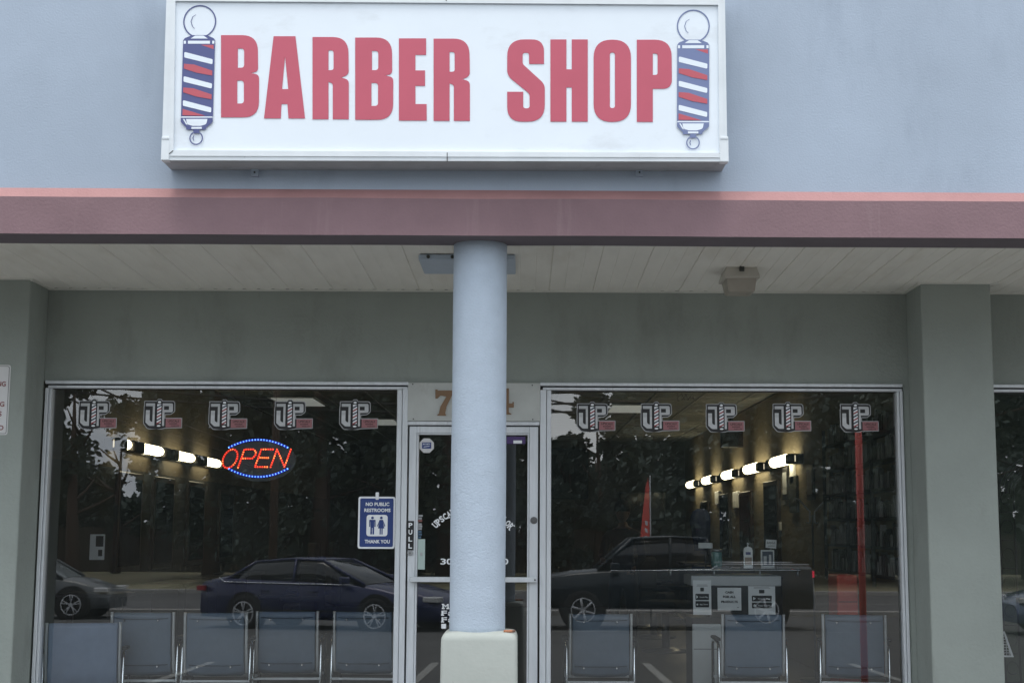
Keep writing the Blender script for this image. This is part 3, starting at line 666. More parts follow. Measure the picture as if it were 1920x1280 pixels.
# UP logo stickers
def sticker_proto():
    s_ = .0039
    T = thing('window_sticker', 'x', 'sticker', group='UP barber pole stickers along the window tops')
    def pt(lp, seg=4): return [((x-36)*s_, (26-y)*s_) for x, y in (fil(lp, seg))]
    outer = pt([(0, 0.5, 2), (24, .5, 1), (26, -3, 2), (33, -3, 2), (35, .5, 1), (59, .5, 6), (59.5, 21, 5), (52, 27, 3), (41.5, 27.5), (41, 33), (73.5, 33), (73.5, 52.5), (41, 53.5), (35, 55, 3), (25, 55, 2), (8, 55, 8), (-.5, 44, 3), (-.5, 13), (.5, 9)])
    f = MB(); f.poly(outer, .0, .0008); bo = f.build('backing', 'silver_line', T, False)
    f = MB(); f.poly(offset(outer, -.0058), -.0012, .0008)
    f.build('black_ground', 'black', T, False)
    f = MB()
    f.poly(pt([(4, 5.5), (21, 5.5), (21, 48.5), (11, 48.5, 6), (4, 42), (4, 18.5), (11.5, 18.5), (11.5, 38, 4), (17, 42, 2), (17, 11), (4, 11)]), -.0028, .001)
    f.poly(pt([(35.5, 5.5), (55, 5.5, 3), (55.5, 22.5, 4), (39.5, 22.8), (39.5, 48.5), (35.5, 48.5)]), -.0028, .001)
    f.mi(1); f.poly(pt([(38.5, 10.8), (47.8, 10.8), (47.8, 17.8), (38.5, 17.8)]), -.004, .001)
    f.build('logo_letters', ['silver', 'black'], T, False)
    f = MB(); f.poly(pt([(42.5, 34.5), (72, 34.5), (72, 51), (42.5, 51)]), -.0028, .001)
    f.mi(1); text(f, 'UPSCALE', (57.5-36)*s_, (26-39.3)*s_, 22*s_, 4.2*s_, -.0042, .01); text(f, 'BARBER', (57.5-36)*s_, (26-44.3)*s_, 15*s_, 2.6*s_, -.0042, .01); text(f, 'PARLOR', (61-36)*s_, (26-48.5)*s_, 15*s_, 2.6*s_, -.0042, .01)
    f.build('name_plate', ['pink', 'black'], T, False)
    f = MB(); f.poly(pt([(23.5, 3, 3), (26, -1, 2), (32.5, -1, 2), (35, 3, 3), (35, 49, 3), (33, 53.5, 2), (25.5, 53.5, 2), (23.5, 49, 3)]), -.0042, .001)
    f.mi(1); f.poly(pt([(25.6, 7), (33.4, 7), (33.4, 44), (25.6, 44)]), -.0054, .001)
    f.disc((29.5-36)*s_, (26-3.2)*s_, 3.1*s_, -.0054, .001, 12, 2*s_); f.disc((29.5-36)*s_, (26-48.5)*s_, 3.6*s_, -.0054, .001, 12, 1.6*s_)
    for i in range(6):
        y = 9+i*6.2; f.mi(2 if i % 2 else 3); f.poly(pt([(25.4, y+3), (33.6, y-1.5), (33.6, y+1.3), (25.4, y+5.8)]), -.0066, .001)
    f.build('barber_pole', ['black', 'white', mat('stripe_red', (.3, .05, .06), .5), mat('stripe_dark', (.02, .03, .06), .5)], T, False)
    return T
stk = sticker_proto()
spots = [(182.5, 776), (305, 776), (427, 777), (550, 777), (672, 777), (1117, 781), (1237, 781), (1359, 782), (1484, 781.5), (1610.5, 782)]
nm = ['first', 'second', 'third', 'fourth', 'fifth']
for i, (px, py) in enumerate(spots):
    p = W(px, py, .034); lab = 'silver UP logo sticker with pink plate, %s from the left in the %s window' % (nm[i % 5], 'left' if i < 5 else 'right')
    if i == 0: stk.location = p; stk['label'] = lab; pend = p
    else: dup(stk, p, 0, lab)

# LED OPEN sign (inside the left pane)
yo = .11
C0 = W(484, 858, yo)
S4 = thing('open_sign', 'lit oval LED sign spelling OPEN in red dots inside a ring of blue dots', 'sign', tuple(C0))
pxm = FPX/10.75
def oz(px, py): return P2(px, py, yo)
f = MB()
oc = oz(487, 862); n = 48
f.poly([(oc[0]+.268*math.cos(2*math.pi*i/n), oc[1]+.158*math.sin(2*math.pi*i/n)) for i in range(n)], yo+.005, .02); f.build('backing_board', 'led_back', S4)
def dot(mb, x, z, r, y): 
    nn = 8; mb.add([(x, y-r*.8, z)]+[(x+r*math.cos(2*math.pi*i/nn), y, z+r*math.sin(2*math.pi*i/nn)) for i in range(nn)], [(0, 1+(i+1) % nn, 1+i) for i in range(nn)])
for s_ in (1, -1):
    pts = []; f = MB(); g = MB()
    for i in range(21):
        t = i/20; px = 429.5+t*(539-429.5); k = 1-((t-.5)/.5)**2
        py = (838.5-14.5*k) if s_ == 1 else (878.5+15*k)
        x, z = oz(px, py); dot(f, x, z, .0064, yo-.004); pts.append((x, yo+.002, z))
    g.tube(pts, .009, 6); f.build('blue_led_arc', 'led_blue', S4); g.build('blue_glow_strip', 'led_bluet', S4)
# letter strokes in photo px
strokes = []
el = [(432+12.5*math.cos(a)-0+.22*(-17*math.sin(a))*-1*-1, 859+17.5*math.sin(a)) for a in [2*math.pi*i/24 for i in range(25)]]
el = [(431.5+13*math.cos(a)-.30*17.5*math.sin(a), 859.5+17.5*math.sin(a)) for a in [2*math.pi*i/24 for i in range(25)]]
strokes.append(el)
strokes.append([(446.5, 876), (458.5, 842), (475, 842), (480, 846), (479, 853), (473, 859), (456, 859)])
strokes.append([(512, 842), (490, 842), (478, 875), (501, 875)]); strokes.append([(488, 857.5), (503, 858)])
strokes.append([(507.5, 875), (519.5, 842), (533.5, 875), (545.5, 842)])
for grp in ((0,), (1,), (2, 3), (4,)):
    f = MB(); g = MB()
    for si in grp:
        st = strokes[si]; seg = [Vector(p) for p in st]; total = sum((b-a).length for a, b in zip(seg, seg[1:])); nd = max(4, int(total/4.3))
        for k in range(nd+1):
            d = total*k/nd
            for a, b in zip(seg, seg[1:]):
                l_ = (b-a).length
                if d <= l_+1e-6: q = a+(b-a)*(d/l_ if l_ else 0); break
                d -= l_
            x, z = oz(*q); f.mi(1 if (k+si*3) % 7 in (2, 3) or si == 3 else 0); dot(f, x, z, .0058, yo-.004)
        g.tube([(*oz(*p)[:1], yo+.002, oz(*p)[1]) for p in st], .0085, 6)
    f.build('led_letter', ['led_red', 'led_orange'], S4); g.build('red_glow_strip', 'led_tube', S4)
f = MB()
pass
for dx in (-.12, .12):
    f = MB(); f.cyl((C0.x+dx, yo+.015, C0.z+.10), (C0.x+dx, yo+.015, Z_HEAD-.05), .0015, n=6); f.build('hanging_cord', 'black', S4)

# door stickers and lettering
yd = .012
def dp(px, py): return P2(px, py, yd)
x, z = dp(800, 835); T = thing('security_sticker', 'white octagonal security sticker with blue centre in the door glass top corner', 'sticker', (x, yd, z))
f = MB(); r8 = .058; f.poly([(x+r8*math.cos(R(22.5+45*i)), z+r8*math.sin(R(22.5+45*i))) for i in range(8)], yd-.003, .001); f.build('octagon', 'white_sign', T)
f = MB(); f.poly(rrect(x-.034, z-.022, x+.034, z+.024, .004), yd-.005, .001); f.mi(1); text(f, 'SECURITY', x, z+.011, .056, .011, yd-.0065, .02); f.poly([(x-.022, z-.012), (x+.022, z-.006), (x+.022, z-.002), (x-.022, z-.008)], yd-.0065, .0008)
f.build('centre_field', ['blue_sign', 'white'], T)
x0, z1 = dp(950, 818); x1, z0 = dp(985, 832); T = thing('purple_sticker', 'small purple sticker with white strip in the upper right of the door glass', 'sticker', ((x0+x1)/2, yd, z0))
f = MB(); f.poly(rrect(x0, z0, x1, z1, .006), yd-.003, .001); f.mi(1); f.poly(rrect(x0+.05, z0+.004, x1-.025, z0+.026, .002), yd-.005, .001); f.build('decal', ['purple', 'white'], T)
tag(T, None); 
x0, z1 = dp(783.5, 1010); x1, z0 = dp(796.5, 1067); f = MB(); f.rbox(x0, x1, yd-.006, yd-.001, z0, z1, .001, 1); f.mi(1); f.poly(rrect((x0+x1)/2-.008, (z0+z1)/2-.012, (x0+x1)/2+.008, (z0+z1)/2+.012, .002), yd-.008, .001)
tag(f.build('door_plate', ['pale_green', 'steel']), 'tall narrow pale green plate on the door glass above the push bar', 'plate')
T = thing('card_logo_strip', 'vertical strip of tiny white and blue card logos on the door glass', 'sticker', (*[dp(789, 987)[0]], yd, dp(789, 987)[1]))
f = MB()
for i, (py, m_, hw_) in enumerate([(966, 0, 8), (971, 0, 6), (975.5, 2, 7), (982, 0, 5.5), (986, 0, 7), (990.5, 0, 6), (996, 1, 5), (1001, 1, 6), (1006.5, 1, 4)]):
    x, z = dp(786.5, py); f.mi(m_); f.poly(rrect(x-hw_*.0030, z-.0085, x+hw_*.0030, z+.0065, .002), yd-.003, .001)
f.build('logos', [mat('logo_grey', (.30, .31, .32), .5), mat('logo_blue', (.07, .13, .2), .5), mat('logo_red', (.22, .09, .08), .5)], T)
T = thing('door_lettering', 'white slab letters on the door glass arching behind the column', 'lettering', (*[dp(885, 1000)[0]], yd, dp(885, 1000)[1]))
f = MB(); ccx, ccy, rr = dp(885, 1048)[0], dp(885, 1048)[1], 0
s_ = 'UPSCALE BARBER PARLOR'
c_ = Vector(dp(885.5, 1046)); ra = (Vector(dp(817, 983))-c_).length
a0 = math.atan2(*reversed((Vector(dp(817, 984))-c_))); a1 = math.atan2(*reversed((Vector(dp(957, 987))-c_)))
for i, ch in enumerate(s_):
    if ch == ' ': continue
    a = a0+(a1-a0)*(i+.0)/(len(s_)-1)
    wch = .030 if ch not in 'I' else .012
    text(f, ch, c_.x+ra*math.cos(a), c_.y+ra*math.sin(a), wch*.95, .047, yd-.003, .035, a-math.pi/2)
    for sgn in (-1, 1):   # slab serifs
        if ch in 'UPALERB':
            bx = c_.x+(ra+sgn*.0225)*math.cos(a); bz = c_.y+(ra+sgn*.0225)*math.sin(a)
            if sgn == -1 and ch in 'U': continue
            u = Vector((-math.sin(a), math.cos(a))); v = Vector((math.cos(a), math.sin(a)))
            for e in (-.012, .010):
                if ch in 'PB' and e > 0 and False: continue
                if sgn == 1 and ch in 'A': continue
                if ch in 'PLEB' and e < 0: continue
                q = Vector((bx, bz))+u*e; f.poly([tuple(q+u*.006+v*.004), tuple(q-u*.006+v*.004), tuple(q-u*.006-v*.004), tuple(q+u*.006-v*.004)], yd-.0042, .001)
f.build('arched_words', 'white', T)
def slab(mb, s, px, py, h, wch):
    for i, ch in enumerate(s):
        x, z = dp(px+i*wch, py); w_ = wch*.0037*(.95 if ch.isupper() or ch.isdigit() else .8); hh = h*(1 if ch.isupper() or ch.isdigit() else .72)
        text(mb, ch, x, z-(h-hh)/2, w_, hh, yd-.003, .022)
        if ch in 'MFIL':
            for e in ((-.36, .36) if ch == 'M' else (-.3,) if ch == 'F' else (-.3,) if ch == 'L' else (0,)):
                mb.poly(rrect(x+e*w_-.011, z-hh/2-.001, x+e*w_+.011, z-hh/2+.007, .001), yd-.0045, .001)
            if ch in 'M': 
                mb.poly(rrect(x-.42*w_-.008, z+hh/2-.007, x-.42*w_+.008, z+hh/2+.001, .001), yd-.0045, .001)
f = MB(); slab(f, '30', 831, 1052, .043, 11.5); f.build('phone_digits', 'white', T); f = MB(); slab(f, '0', 948, 1052, .043, 11.5); f.build('phone_digits', 'white', T)
f = MB(); slab(f, 'M', 835.5, 1136, .036, 13); slab(f, 'Fa', 833, 1148.5, .036, 11.5); slab(f, 'Fa', 833, 1161, .036, 11.5); slab(f, 'I', 832, 1173, .034, 10)
f.build('service_list', 'white', T)
T = thing('marker_scrawl', 'dark green scribbled marker drawing at the top edge of the right window', 'marking', (*[P2(1288, 746, .034)[0]], .034, P2(1288, 746, .034)[1]))
f = MB(); S_ = lambda px, py: (P2(px, py, .034)[0], .0335, P2(px, py, .034)[1])
for ln in ([(1271, 738), (1271, 751)], [(1271, 751), (1275, 751)], [(1271, 744), (1278, 738), (1284, 750)], [(1278, 750), (1289, 738)], [(1284, 738), (1292, 750)], [(1289, 750), (1299, 738), (1300, 749)], [(1292, 744), (1301, 746)]):
    f.tube([S_(*p) for p in ln], .0022, 5)
f.build('strokes', 'iron', T)

# ------------------------------------------------------------------ interior
def vanity(side, ypos, length, label, tall=False):
    """wall light over a mirror: glowing tube between dark brackets"""
    xw = IX1 if side > 0 else IX0; xx = xw-side*.13; z = 2.17 if side > 0 else 2.14
    T = thing('vanity_light', label, 'wall light', (xw, ypos, z), group='lit vanity lights along the side walls')
    f = MB(); f.rbox(min(xw, xw-side*.03), max(xw, xw-side*.03), ypos-length/2-.22, ypos+length/2+.22, z-.05, z+.05, .006, 1); f.build('back_plate', 'chrome_dark', T)
    f = MB(); n = 14; r = .062 if side > 0 else .048
    pr = [(r*.35, -length/2), (r*.8, -length/2+.03), (r, -length/2+.09), (r, length/2-.09), (r*.8, length/2-.03), (r*.35, length/2)]
    f.ngon_rings([[(xx+q*math.cos(2*math.pi*k/n), ypos+y, z+q*math.sin(2*math.pi*k/n)) for k in range(n)] for q, y in pr])
    f.build('lit_tube', 'bulb', T)
    for e in (-1, 1):
        f = MB(); yb2 = ypos+e*(length/2+.14); f.rbox(min(xw, xx-side*.05), max(xw, xx-side*.05), yb2-.10, yb2+.10, z-.065, z+.05, .02, 2)
        if e < 0: f.mi(1); f.box(xx+side*.022, xx+side*.033, yb2-.104, yb2-.1005, z-.04, z+.03)  # glowing strip stands in for light catching the bracket
        f.build('end_bracket', ['dark_bracket', 'bracket_lit_strip'], T)
for y, lab in zip((6.15, 8.25, 10.4, 12.8, 15.1), ('nearest and largest', 'second nearest', 'middle', 'second farthest', 'farthest and smallest')):
    vanity(1, y, 1.05, '%s of the five glowing tube lights on the right interior wall' % lab)
for y, lab in zip((2.78, 3.68, 5.07, 6.44), ('shortest, nearest', 'longest', 'middle', 'farthest')):
    vanity(-1, y, .76 if y > 3 else .16, '%s glowing tube light on the left interior wall' % lab)
def wall_mirror(side, y0, y1, z0, z1, label, fm='dark_wood', core='mirror'):
    xw = IX1 if side > 0 else IX0; T = thing('wall_mirror', label, 'mirror', (xw, (y0+y1)/2, z0), group='dark framed mirrors on the side walls')
    f = MB(); f.rbox(min(xw, xw-side*.05), max(xw, xw-side*.05), y0, y1, z0, z1, .008, 1); f.build('frame', fm, T)
    f = MB(); f.box(min(xw-side*.05, xw-side*.056), max(xw-side*.05, xw-side*.056), y0+.06, y1-.06, z0+.06, z1-.06); f.build('mirror_glass', core, T)
for i, (y, z1) in enumerate(((7.4, 1.98), (9.5, 1.9), (11.6, 1.92), (14.1, 1.85))):
    wall_mirror(1, y-.5, y+.5, .95, z1, 'tall dark framed mirror on the right interior wall, %s from the street' % nm[i], core='car_glass')
for i, (y, z1) in enumerate(((3.3, 1.9), (4.6, 1.9), (6.1, 1.9), (7.8, 1.85))):
    wall_mirror(-1, y-.42, y+.42, .95, z1, 'tall dark framed mirror on the left interior wall, %s from the street' % nm[i], core='car_glass')
# wall cabinet strips (workstations) under the mirrors
for side, ys_, lab in ((1, (7.4, 9.5, 11.6, 14.1), 'right'), (-1, (3.3, 4.6, 6.1, 7.8), 'left')):
    for i, y in enumerate(ys_):
        xw = IX1 if side > 0 else IX0
        T = thing('barber_station', 'dark wooden work station cabinet against the %s interior wall, %s from the street' % (lab, nm[i]), 'work station', (xw, y, FLOOR), group='barber work stations')
        f = MB(); f.rbox(min(xw, xw-side*.42), max(xw, xw-side*.42), y-.5, y+.5, FLOOR+.1, .78, .01, 1); f.build('cabinet', 'dark_wood', T)
        f = MB(); f.rbox(min(xw, xw-side*.46), max(xw, xw-side*.46), y-.53, y+.53, .781, .82, .006, 1); f.build('worktop', 'black', T)
# pictures between right mirrors near the window
for i, (px, py, w_, h_, yy_) in enumerate(((1522, 903, .02, .34, 4.85), (1555, 905, .02, .40, 4.2), (1475, 905, .02, .36, 5.5))):
    z = WZ(px, py, (IX1-.0)/(px-985)*FPX+CAMY) if False else EYE+(990-py)/FPX*((IX1)*FPX/(px-985)); yq_ = CAMY+IX1*FPX/(px-985)
    f = MB(); f.rbox(IX1-.03, IX1, yq_-.17, yq_+.17, z-.19, z+.19, .005, 1); f.mi(1); f.box(IX1-.034, IX1-.03, yq_-.12, yq_+.12, z-.13, z+.13)
    tag(f.build('picture_frame', ['black', 'counter_grey']), 'small dark framed picture on the right interior wall, %s from the counter' % nm[(2, 0, 1)[i] if False else i], 'picture')
for px, py, w_m, h_m, m_, nme, lab, cat in ((1347, 932, .5, .20, 'paper', 'towel', 'white towel hanging under the second lamp from the far end', 'towel'), (1382, 936, .55, .24, 'paper', 'licence_sheet', 'white licence sheet pinned under the middle right wall lamp', 'sheet'), (1409, 968, .10, .14, 'cabinet_white', 'wall_thermostat', 'small pale thermostat box on the right interior wall', 'thermostat'),
        (1489, 885, .22, .26, 'paper', 'small_poster', 'pale small poster directly under the nearest right wall lamp', 'poster'), (1490, 925, .45, .42, 'iron', 'dark_poster', 'dark framed poster left of the coat stand arms', 'poster'), (1463, 985, .10, .10, 'alloy', 'wall_dispenser', 'small metal dispenser low on the right interior wall', 'dispenser')):
    Dd = IX1*FPX/(px-985); yq_ = CAMY+Dd; z = EYE+(990-py)/FPX*Dd
    f = MB(); f.rbox(IX1-.035, IX1-.001, yq_-w_m/2, yq_+w_m/2, z-h_m/2, z+h_m/2, .006, 1); tag(f.build(nme, m_), lab, cat)
# product rack on right wall: shelves filled with bottles
T = thing('product_rack', 'tall rack of hanging products on the right interior wall beside the window', 'rack', (IX1, 2.4, .9))
f = MB()
for k in range(6): f.box(IX1-.16, IX1, .7, 3.6, .98+k*.24, 1.0+k*.24)
for y in (.7, 1.65, 2.6, 3.58): f.box(IX1-.17, IX1-.14, y, y+.02, .9, 2.35)
f.build('shelf_frame', 'iron', T)
f = MB(); rnd = random.Random(3)
for k in range(6):
    y = .75
    while y < 3.5:
        h = rnd.uniform(.1, .2); f.mi(rnd.choice((0, 0, 1, 2))); f.rbox(IX1-.13, IX1-.08, y, y+.035, 1.001+k*.24, 1.001+k*.24+h, .006, 1); y += rnd.uniform(.05, .09)
tag(f.build('products', ['dim_grey', 'iron', 'chrome_dark'], T), kind='stuff')
# back wall furniture
def hang(px0, py0, px1, py1, Y, d, m, name, label, cat):
    x0, z1 = P2(px0, py0, Y); x1, z0 = P2(px1, py1, Y); f = MB(); f.rbox(x0, x1, Y, Y+d, z0, z1, min(.01, d/3), 1); o = f.build(name, m); tag(o, label, cat); return o
T = thing('wall_television', 'dark television tilted on a bracket high inside the right window', 'television', tuple(W(1372, 820, 9)))
x0, z1 = P2(1352, 806, 9); x1, z0 = P2(1394, 838, 9)
f = MB(); f.rbox(x0, x1, 9, 9.12, z0, z1, .01, 1); f.build('casing', 'black', T); f = MB(); f.box(x0+.01, x1-.01, 8.994, 9, z0+.02, z1-.01); f.build('screen', 'car_glass', T)
f = MB(); f.cyl(((x0+x1)/2, 9.06, z1), ((x0+x1)/2, 9.06, IZ), .025, n=8); f.build('bracket', 'black', T)
hang(1162, 922, 1248, 975, 17.2, .08, 'car_dark', 'notice_board', 'dark notice board on the back wall behind the red flag reflection', 'board')
hang(1030, 840, 1103, 935, 17.2, .08, 'car_dark', 'back_wall_board', 'large dark board on the back wall beside the door', 'board')
f = MB(); x, z = IX1-.16, 1.72; rg = []
for dz, hw_, dp_ in ((0, .05, .02), (-.05, .13, .05), (-.2, .17, .06), (-.45, .15, .06), (-.7, .10, .05)):
    rg.append([(x+hw_*math.cos(a)*(1+.14*math.sin(a*7+dz*9)), 13.6+dp_*math.sin(a)*(1+.3*math.sin(a*5)), z+dz) for a in [2*math.pi*i/28 for i in range(28)]])
f.ngon_rings(rg)
tag(f.build('barber_cape', 'cape_blue'), 'royal blue cape hanging below the farthest right wall light', 'cape')
# ceiling troffers
for px, py, w_, lab in ((560, 752, .6, 'pale ceiling light panel seen near the fourth sticker of the left window'), (712, 790, .6, 'pale ceiling light panel beside the restroom sign column'), (1180, 765, .6, 'pale ceiling light panel between the first two right stickers')):
    d = fwd+rt*((px-CX)/FPX)+up*((CY-py)/FPX); p = CAM+d*((IZ-EYE)/d.z)
    T = thing('ceiling_light', lab, 'ceiling light', (p.x, p.y, IZ), group='flat ceiling light panels')
    f = MB(); f.box(p.x-.31, p.x+.31, p.y-.62, p.y+.62, IZ-.012, IZ+.002); f.build('frame', 'alu', T)
    f = MB(); f.box(p.x-.27, p.x+.27, p.y-.58, p.y+.58, IZ-.018, IZ-.0125); f.build('diffuser', 'troffer', T)
# chrome coat hook stand
T = thing('coat_stand', 'thin chrome coat stand with two curved arms in the right window', 'coat stand', (W(1523, 985, 4.0).x, 4.0, FLOOR))
f = MB(); g_ = lambda px, py: tuple(W(px, py, 4.0))
for sgn in (-1, 1):
    pts = [(1523+sgn*36, 934) if False else (1523+sgn*33, 938), (1523+sgn*31, 934), (1523+sgn*26, 935), (1523+sgn*8, 955), (1523+sgn*4.5, 959), (1523+sgn*4.5, 979), (1523+sgn*7, 980.5), (1523+sgn*11, 979)]
    f.tube([g_(*p) for p in pts], .009, 6)
f.build('hook_arms', 'white', T)  # white instead of chrome: lamp highlights painted into the arms
f = MB(); p = W(1523, 965, 4.0); f.cyl((p.x, 4.0, FLOOR), (p.x, 4.0, p.z), .010, n=10); f.cyl((p.x, 4.0, FLOOR), (p.x, 4.0, FLOOR+.02), .16, n=24); f.build('pole', 'chrome_dark', T)

# counter with papers
yk = 1.15
def kx(px, py=1100): return WX(px, py, yk)
def kz(py, px=1380): return WZ(px, py, yk)
K = thing('reception_counter', 'glass topped reception counter with grey band and black front in the right window', 'counter', (kx(1390), yk+.3, FLOOR))
f = MB(); f.rbox(kx(1296), kx(1465), yk, yk+.55, kz(1098), kz(1079), .006, 1); f.build('counter_band', 'counter_grey', K)
f = MB(); f.rbox(kx(1330), kx(1455), yk+.02, yk+.5, kz(1158), kz(1098)-.001, .005, 1); f.build('front_panel', 'black', K)
f = MB(); f.rbox(kx(1298), kx(1462), yk+.06, yk+.5, FLOOR+.001, kz(1158)-.001, .006, 1); f.build('carcass', 'dark_wood', K)
f = MB(); f.rbox(kx(1298), kx(1352), yk+.02, yk+.055, FLOOR+.02, kz(1170), .006, 1); f.mi(1); f.box(kx(1300), kx(1350), yk+.0185, yk+.0197, kz(1217), kz(1216)); f.build('cabinet_door', ['cabinet_white', 'black'], K)
f = MB(); f.rbox(kx(1255), kx(1500), yk-.03, yk+.58, kz(1069), kz(1064.5), .003, 1); f.build('glass_top', 'glass_in', K)
f = MB()
for px in (1258, 1340, 1426, 1497): f.cyl((kx(px), yk+.02, kz(1079)), (kx(px), yk+.02, kz(1069)-.001), .008, n=8)
f.box(kx(1255), kx(1500), yk-.034, yk-.031, kz(1068.4), kz(1067.2)); f.build('glass_support', 'steel', K)
def paper(px0, py0, px1, py1, name, label, fn, dy=0):
    x0, z1 = P2(px0, py0, yk+dy); x1, z0 = P2(px1, py1, yk+dy); T = thing(name, label, 'notice', ((x0+x1)/2, yk+dy, z0), group='paper notices taped to the counter')
    f = MB(); f.poly([(x0, z0), (x1, z0), (x1, z1), (x0, z1)], yk+dy-.004, .001); f.build('sheet', 'paper', T)
    f = MB(); fn(f, x0, x1, z0, z1, yk+dy-.006); f.build('print', ['black', 'silver_line', 'paper'], T)
def fn_cash(f, x0, x1, z0, z1, y):
    w_, h_ = x1-x0, z1-z0; cx = (x0+x1)/2
    text(f, 'CASH', cx, z0+h_*.80, w_*.34, h_*.105, y, .05); text(f, 'FOR ALL', cx, z0+h_*.60, w_*.54, h_*.105, y, .05); text(f, 'PRODUCTS', cx, z0+h_*.38, w_*.70, h_*.105, y, .05)
    f.box(x0+w_*.82, x0+w_*.9, y, y+.001, z0+h_*.12, z0+h_*.14)
def fn_app(f, x0, x1, z0, z1, y):
    w_, h_ = x1-x0, z1-z0; cx = (x0+x1)/2
    f.mi(1); f.box(cx-w_*.28, cx+w_*.28, y, y+.001, z0+h_*.86, z0+h_*.875); f.box(cx-w_*.3, cx+w_*.32, y, y+.001, z0+h_*.825, z0+h_*.84)
    f.mi(0); f.poly(rrect(cx-w_*.10, z0+h_*.68, cx+w_*.10, z0+h_*.79, .004), y, .001)
    for v in (.43, .22):
        f.mi(0); f.poly(rrect(cx-w_*.37, z0+h_*v, cx+w_*.37, z0+h_*(v+.18), .006), y, .001)
        f.mi(2)
        if v > .3: f.poly([(cx-w_*.32, z0+h_*(v+.04)), (cx-w_*.22, z0+h_*(v+.09)), (cx-w_*.32, z0+h_*(v+.14))], y-.0015, .001)
        else: f.disc(cx-w_*.27, z0+h_*(v+.08), w_*.05, y-.0015, .001, 10)
        text(f, 'Google Play' if v > .3 else 'App Store', cx+w_*.08, z0+h_*(v+.08), w_*.46, h_*.05, y-.0015, .02)
paper(1299, 1087, 1334, 1152, 'paper_notice', 'tall white sheet with two black app badges, leftmost on the counter front', fn_app)
paper(1345, 1101, 1390, 1143.5, 'paper_notice', 'white sheet reading CASH FOR ALL PRODUCTS on the black counter front', fn_cash, .015)
paper(1402.5, 1092, 1454, 1153, 'paper_notice', 'white sheet with two black app badges, rightmost on the counter front', fn_app, .012)
# bottle, frame, card, jar on counter
zt_ = kz(1064.5)+.0005
x = kx(1407.5); yb3 = yk+.12; T = thing('lotion_bottle', 'tall pale pump bottle with blue label standing on the glass counter', 'bottle', (x, yb3, zt_))
f = MB(); f.ngon_rings([[(x+a*sx_*(1 if k else 1), yb3+b*.02, zt_+z) for a, b in ((-1, -1), (1, -1), (1, 1), (-1, 1))] for k, (z, sx_) in enumerate(((0, .043), (.165, .043), (.19, .036), (.20, .014)))], smooth=False); f.build('body', 'paper', T)
f = MB(); f.cyl((x, yb3, zt_+.2), (x, yb3, zt_+.24), .006, n=8); f.rbox(x-.010, x+.012, yb3-.02, yb3+.008, zt_+.222, zt_+.232, .003, 1); f.build('pump', 'white', T)
f = MB(); f.box(x-.024, x+.024, yb3-.0215, yb3-.0205, zt_+.125, zt_+.15); f.mi(1); f.box(x-.034, x+.034, yb3-.0215, yb3-.0205, zt_+.03, zt_+.10); f.build('label', ['navy', mat('label_tan', (.35, .28, .24), .6)], T)
x = kx(1448); T = thing('photo_frame', 'small white framed photo standing on the counter right of the bottle', 'photo frame', (x, yk+.2, zt_))
f = MB(); f.rbox(x-.066, x+.066, yk+.2, yk+.215, zt_, zt_+.17, .003, 1); f.build('frame', 'cabinet_white', T)
f = MB(); f.box(x-.052, x+.052, yk+.198, yk+.1995, zt_+.018, zt_+.155); f.mi(1); f.box(x-.04, x-.01, yk+.1965, yk+.1975, zt_+.03, zt_+.11); f.box(x+.012, x+.035, yk+.1965, yk+.1975, zt_+.03, zt_+.125); f.build('photo', ['green_dark', 'x'] if False else ['vinyl_dark', 'steel'], T)
x = kx(1459); T = thing('price_card', 'white hand lettered card propped behind the photo frame', 'card', (x, yk+.3, zt_))
f = MB(); f.poly([(x-.055, zt_+.19), (x+.05, zt_+.18), (x+.055, zt_+.265), (x-.05, zt_+.27)], yk+.3, .002); f.build('sheet', 'paper', T)
f = MB(); f.cyl((x, yk+.306, zt_), (x, yk+.306, zt_+.2), .004, n=6); f.build('holder', 'steel', T)
f = MB(); text(f, 'MONEY', x, zt_+.24, .08, .022, yk+.298, .05); text(f, 'ORDER', x, zt_+.213, .07, .016, yk+.298, .04)
f = MB()
for k in range(5): f.tube([(x-.04+k*.017, yk+.298, zt_+.225), (x-.034+k*.017, yk+.298, zt_+.25), (x-.028+k*.017, yk+.298, zt_+.228)], .0022, 4)
f.box(x-.03, x+.035, yk+.2975, yk+.299, zt_+.205, zt_+.209)
f.build('ink', 'black', T)
x = kx(1352); T = thing('comb_jar', 'teal glass jar of combs on the counter left end', 'jar', (x, yk+.25, zt_))
f = MB(); f.lathe((x, yk+.25, zt_), [(.05, 0), (.055, .02), (.055, .14), (.05, .15)]); f.build('jar_body', 'jar_teal', T)
f = MB(); f.lathe((x, yk+.25, zt_+.151), [(.057, 0), (.057, .02), (.02, .028)]); f.build('lid', 'steel', T)
x = kx(1334); T = thing('card_reader', 'pale tilted screen of the till on the counter behind the jar', 'till', (x, yk+.35, zt_))
f = MB(); f.rbox(x-.07, x+.07, yk+.35, yk+.37, zt_+.18, zt_+.235, .004, 1); f.build('screen', 'cabinet_white', T); f = MB(); f.cyl((x, yk+.365, zt_), (x, yk+.365, zt_+.18), .01, n=8); f.build('stand', 'black', T)
for n_ in ('lotion_bottle', 'photo_frame', 'price_card', 'comb_jar', 'card_reader'): COL.objects[n_].scale = (.85, .85, .85)
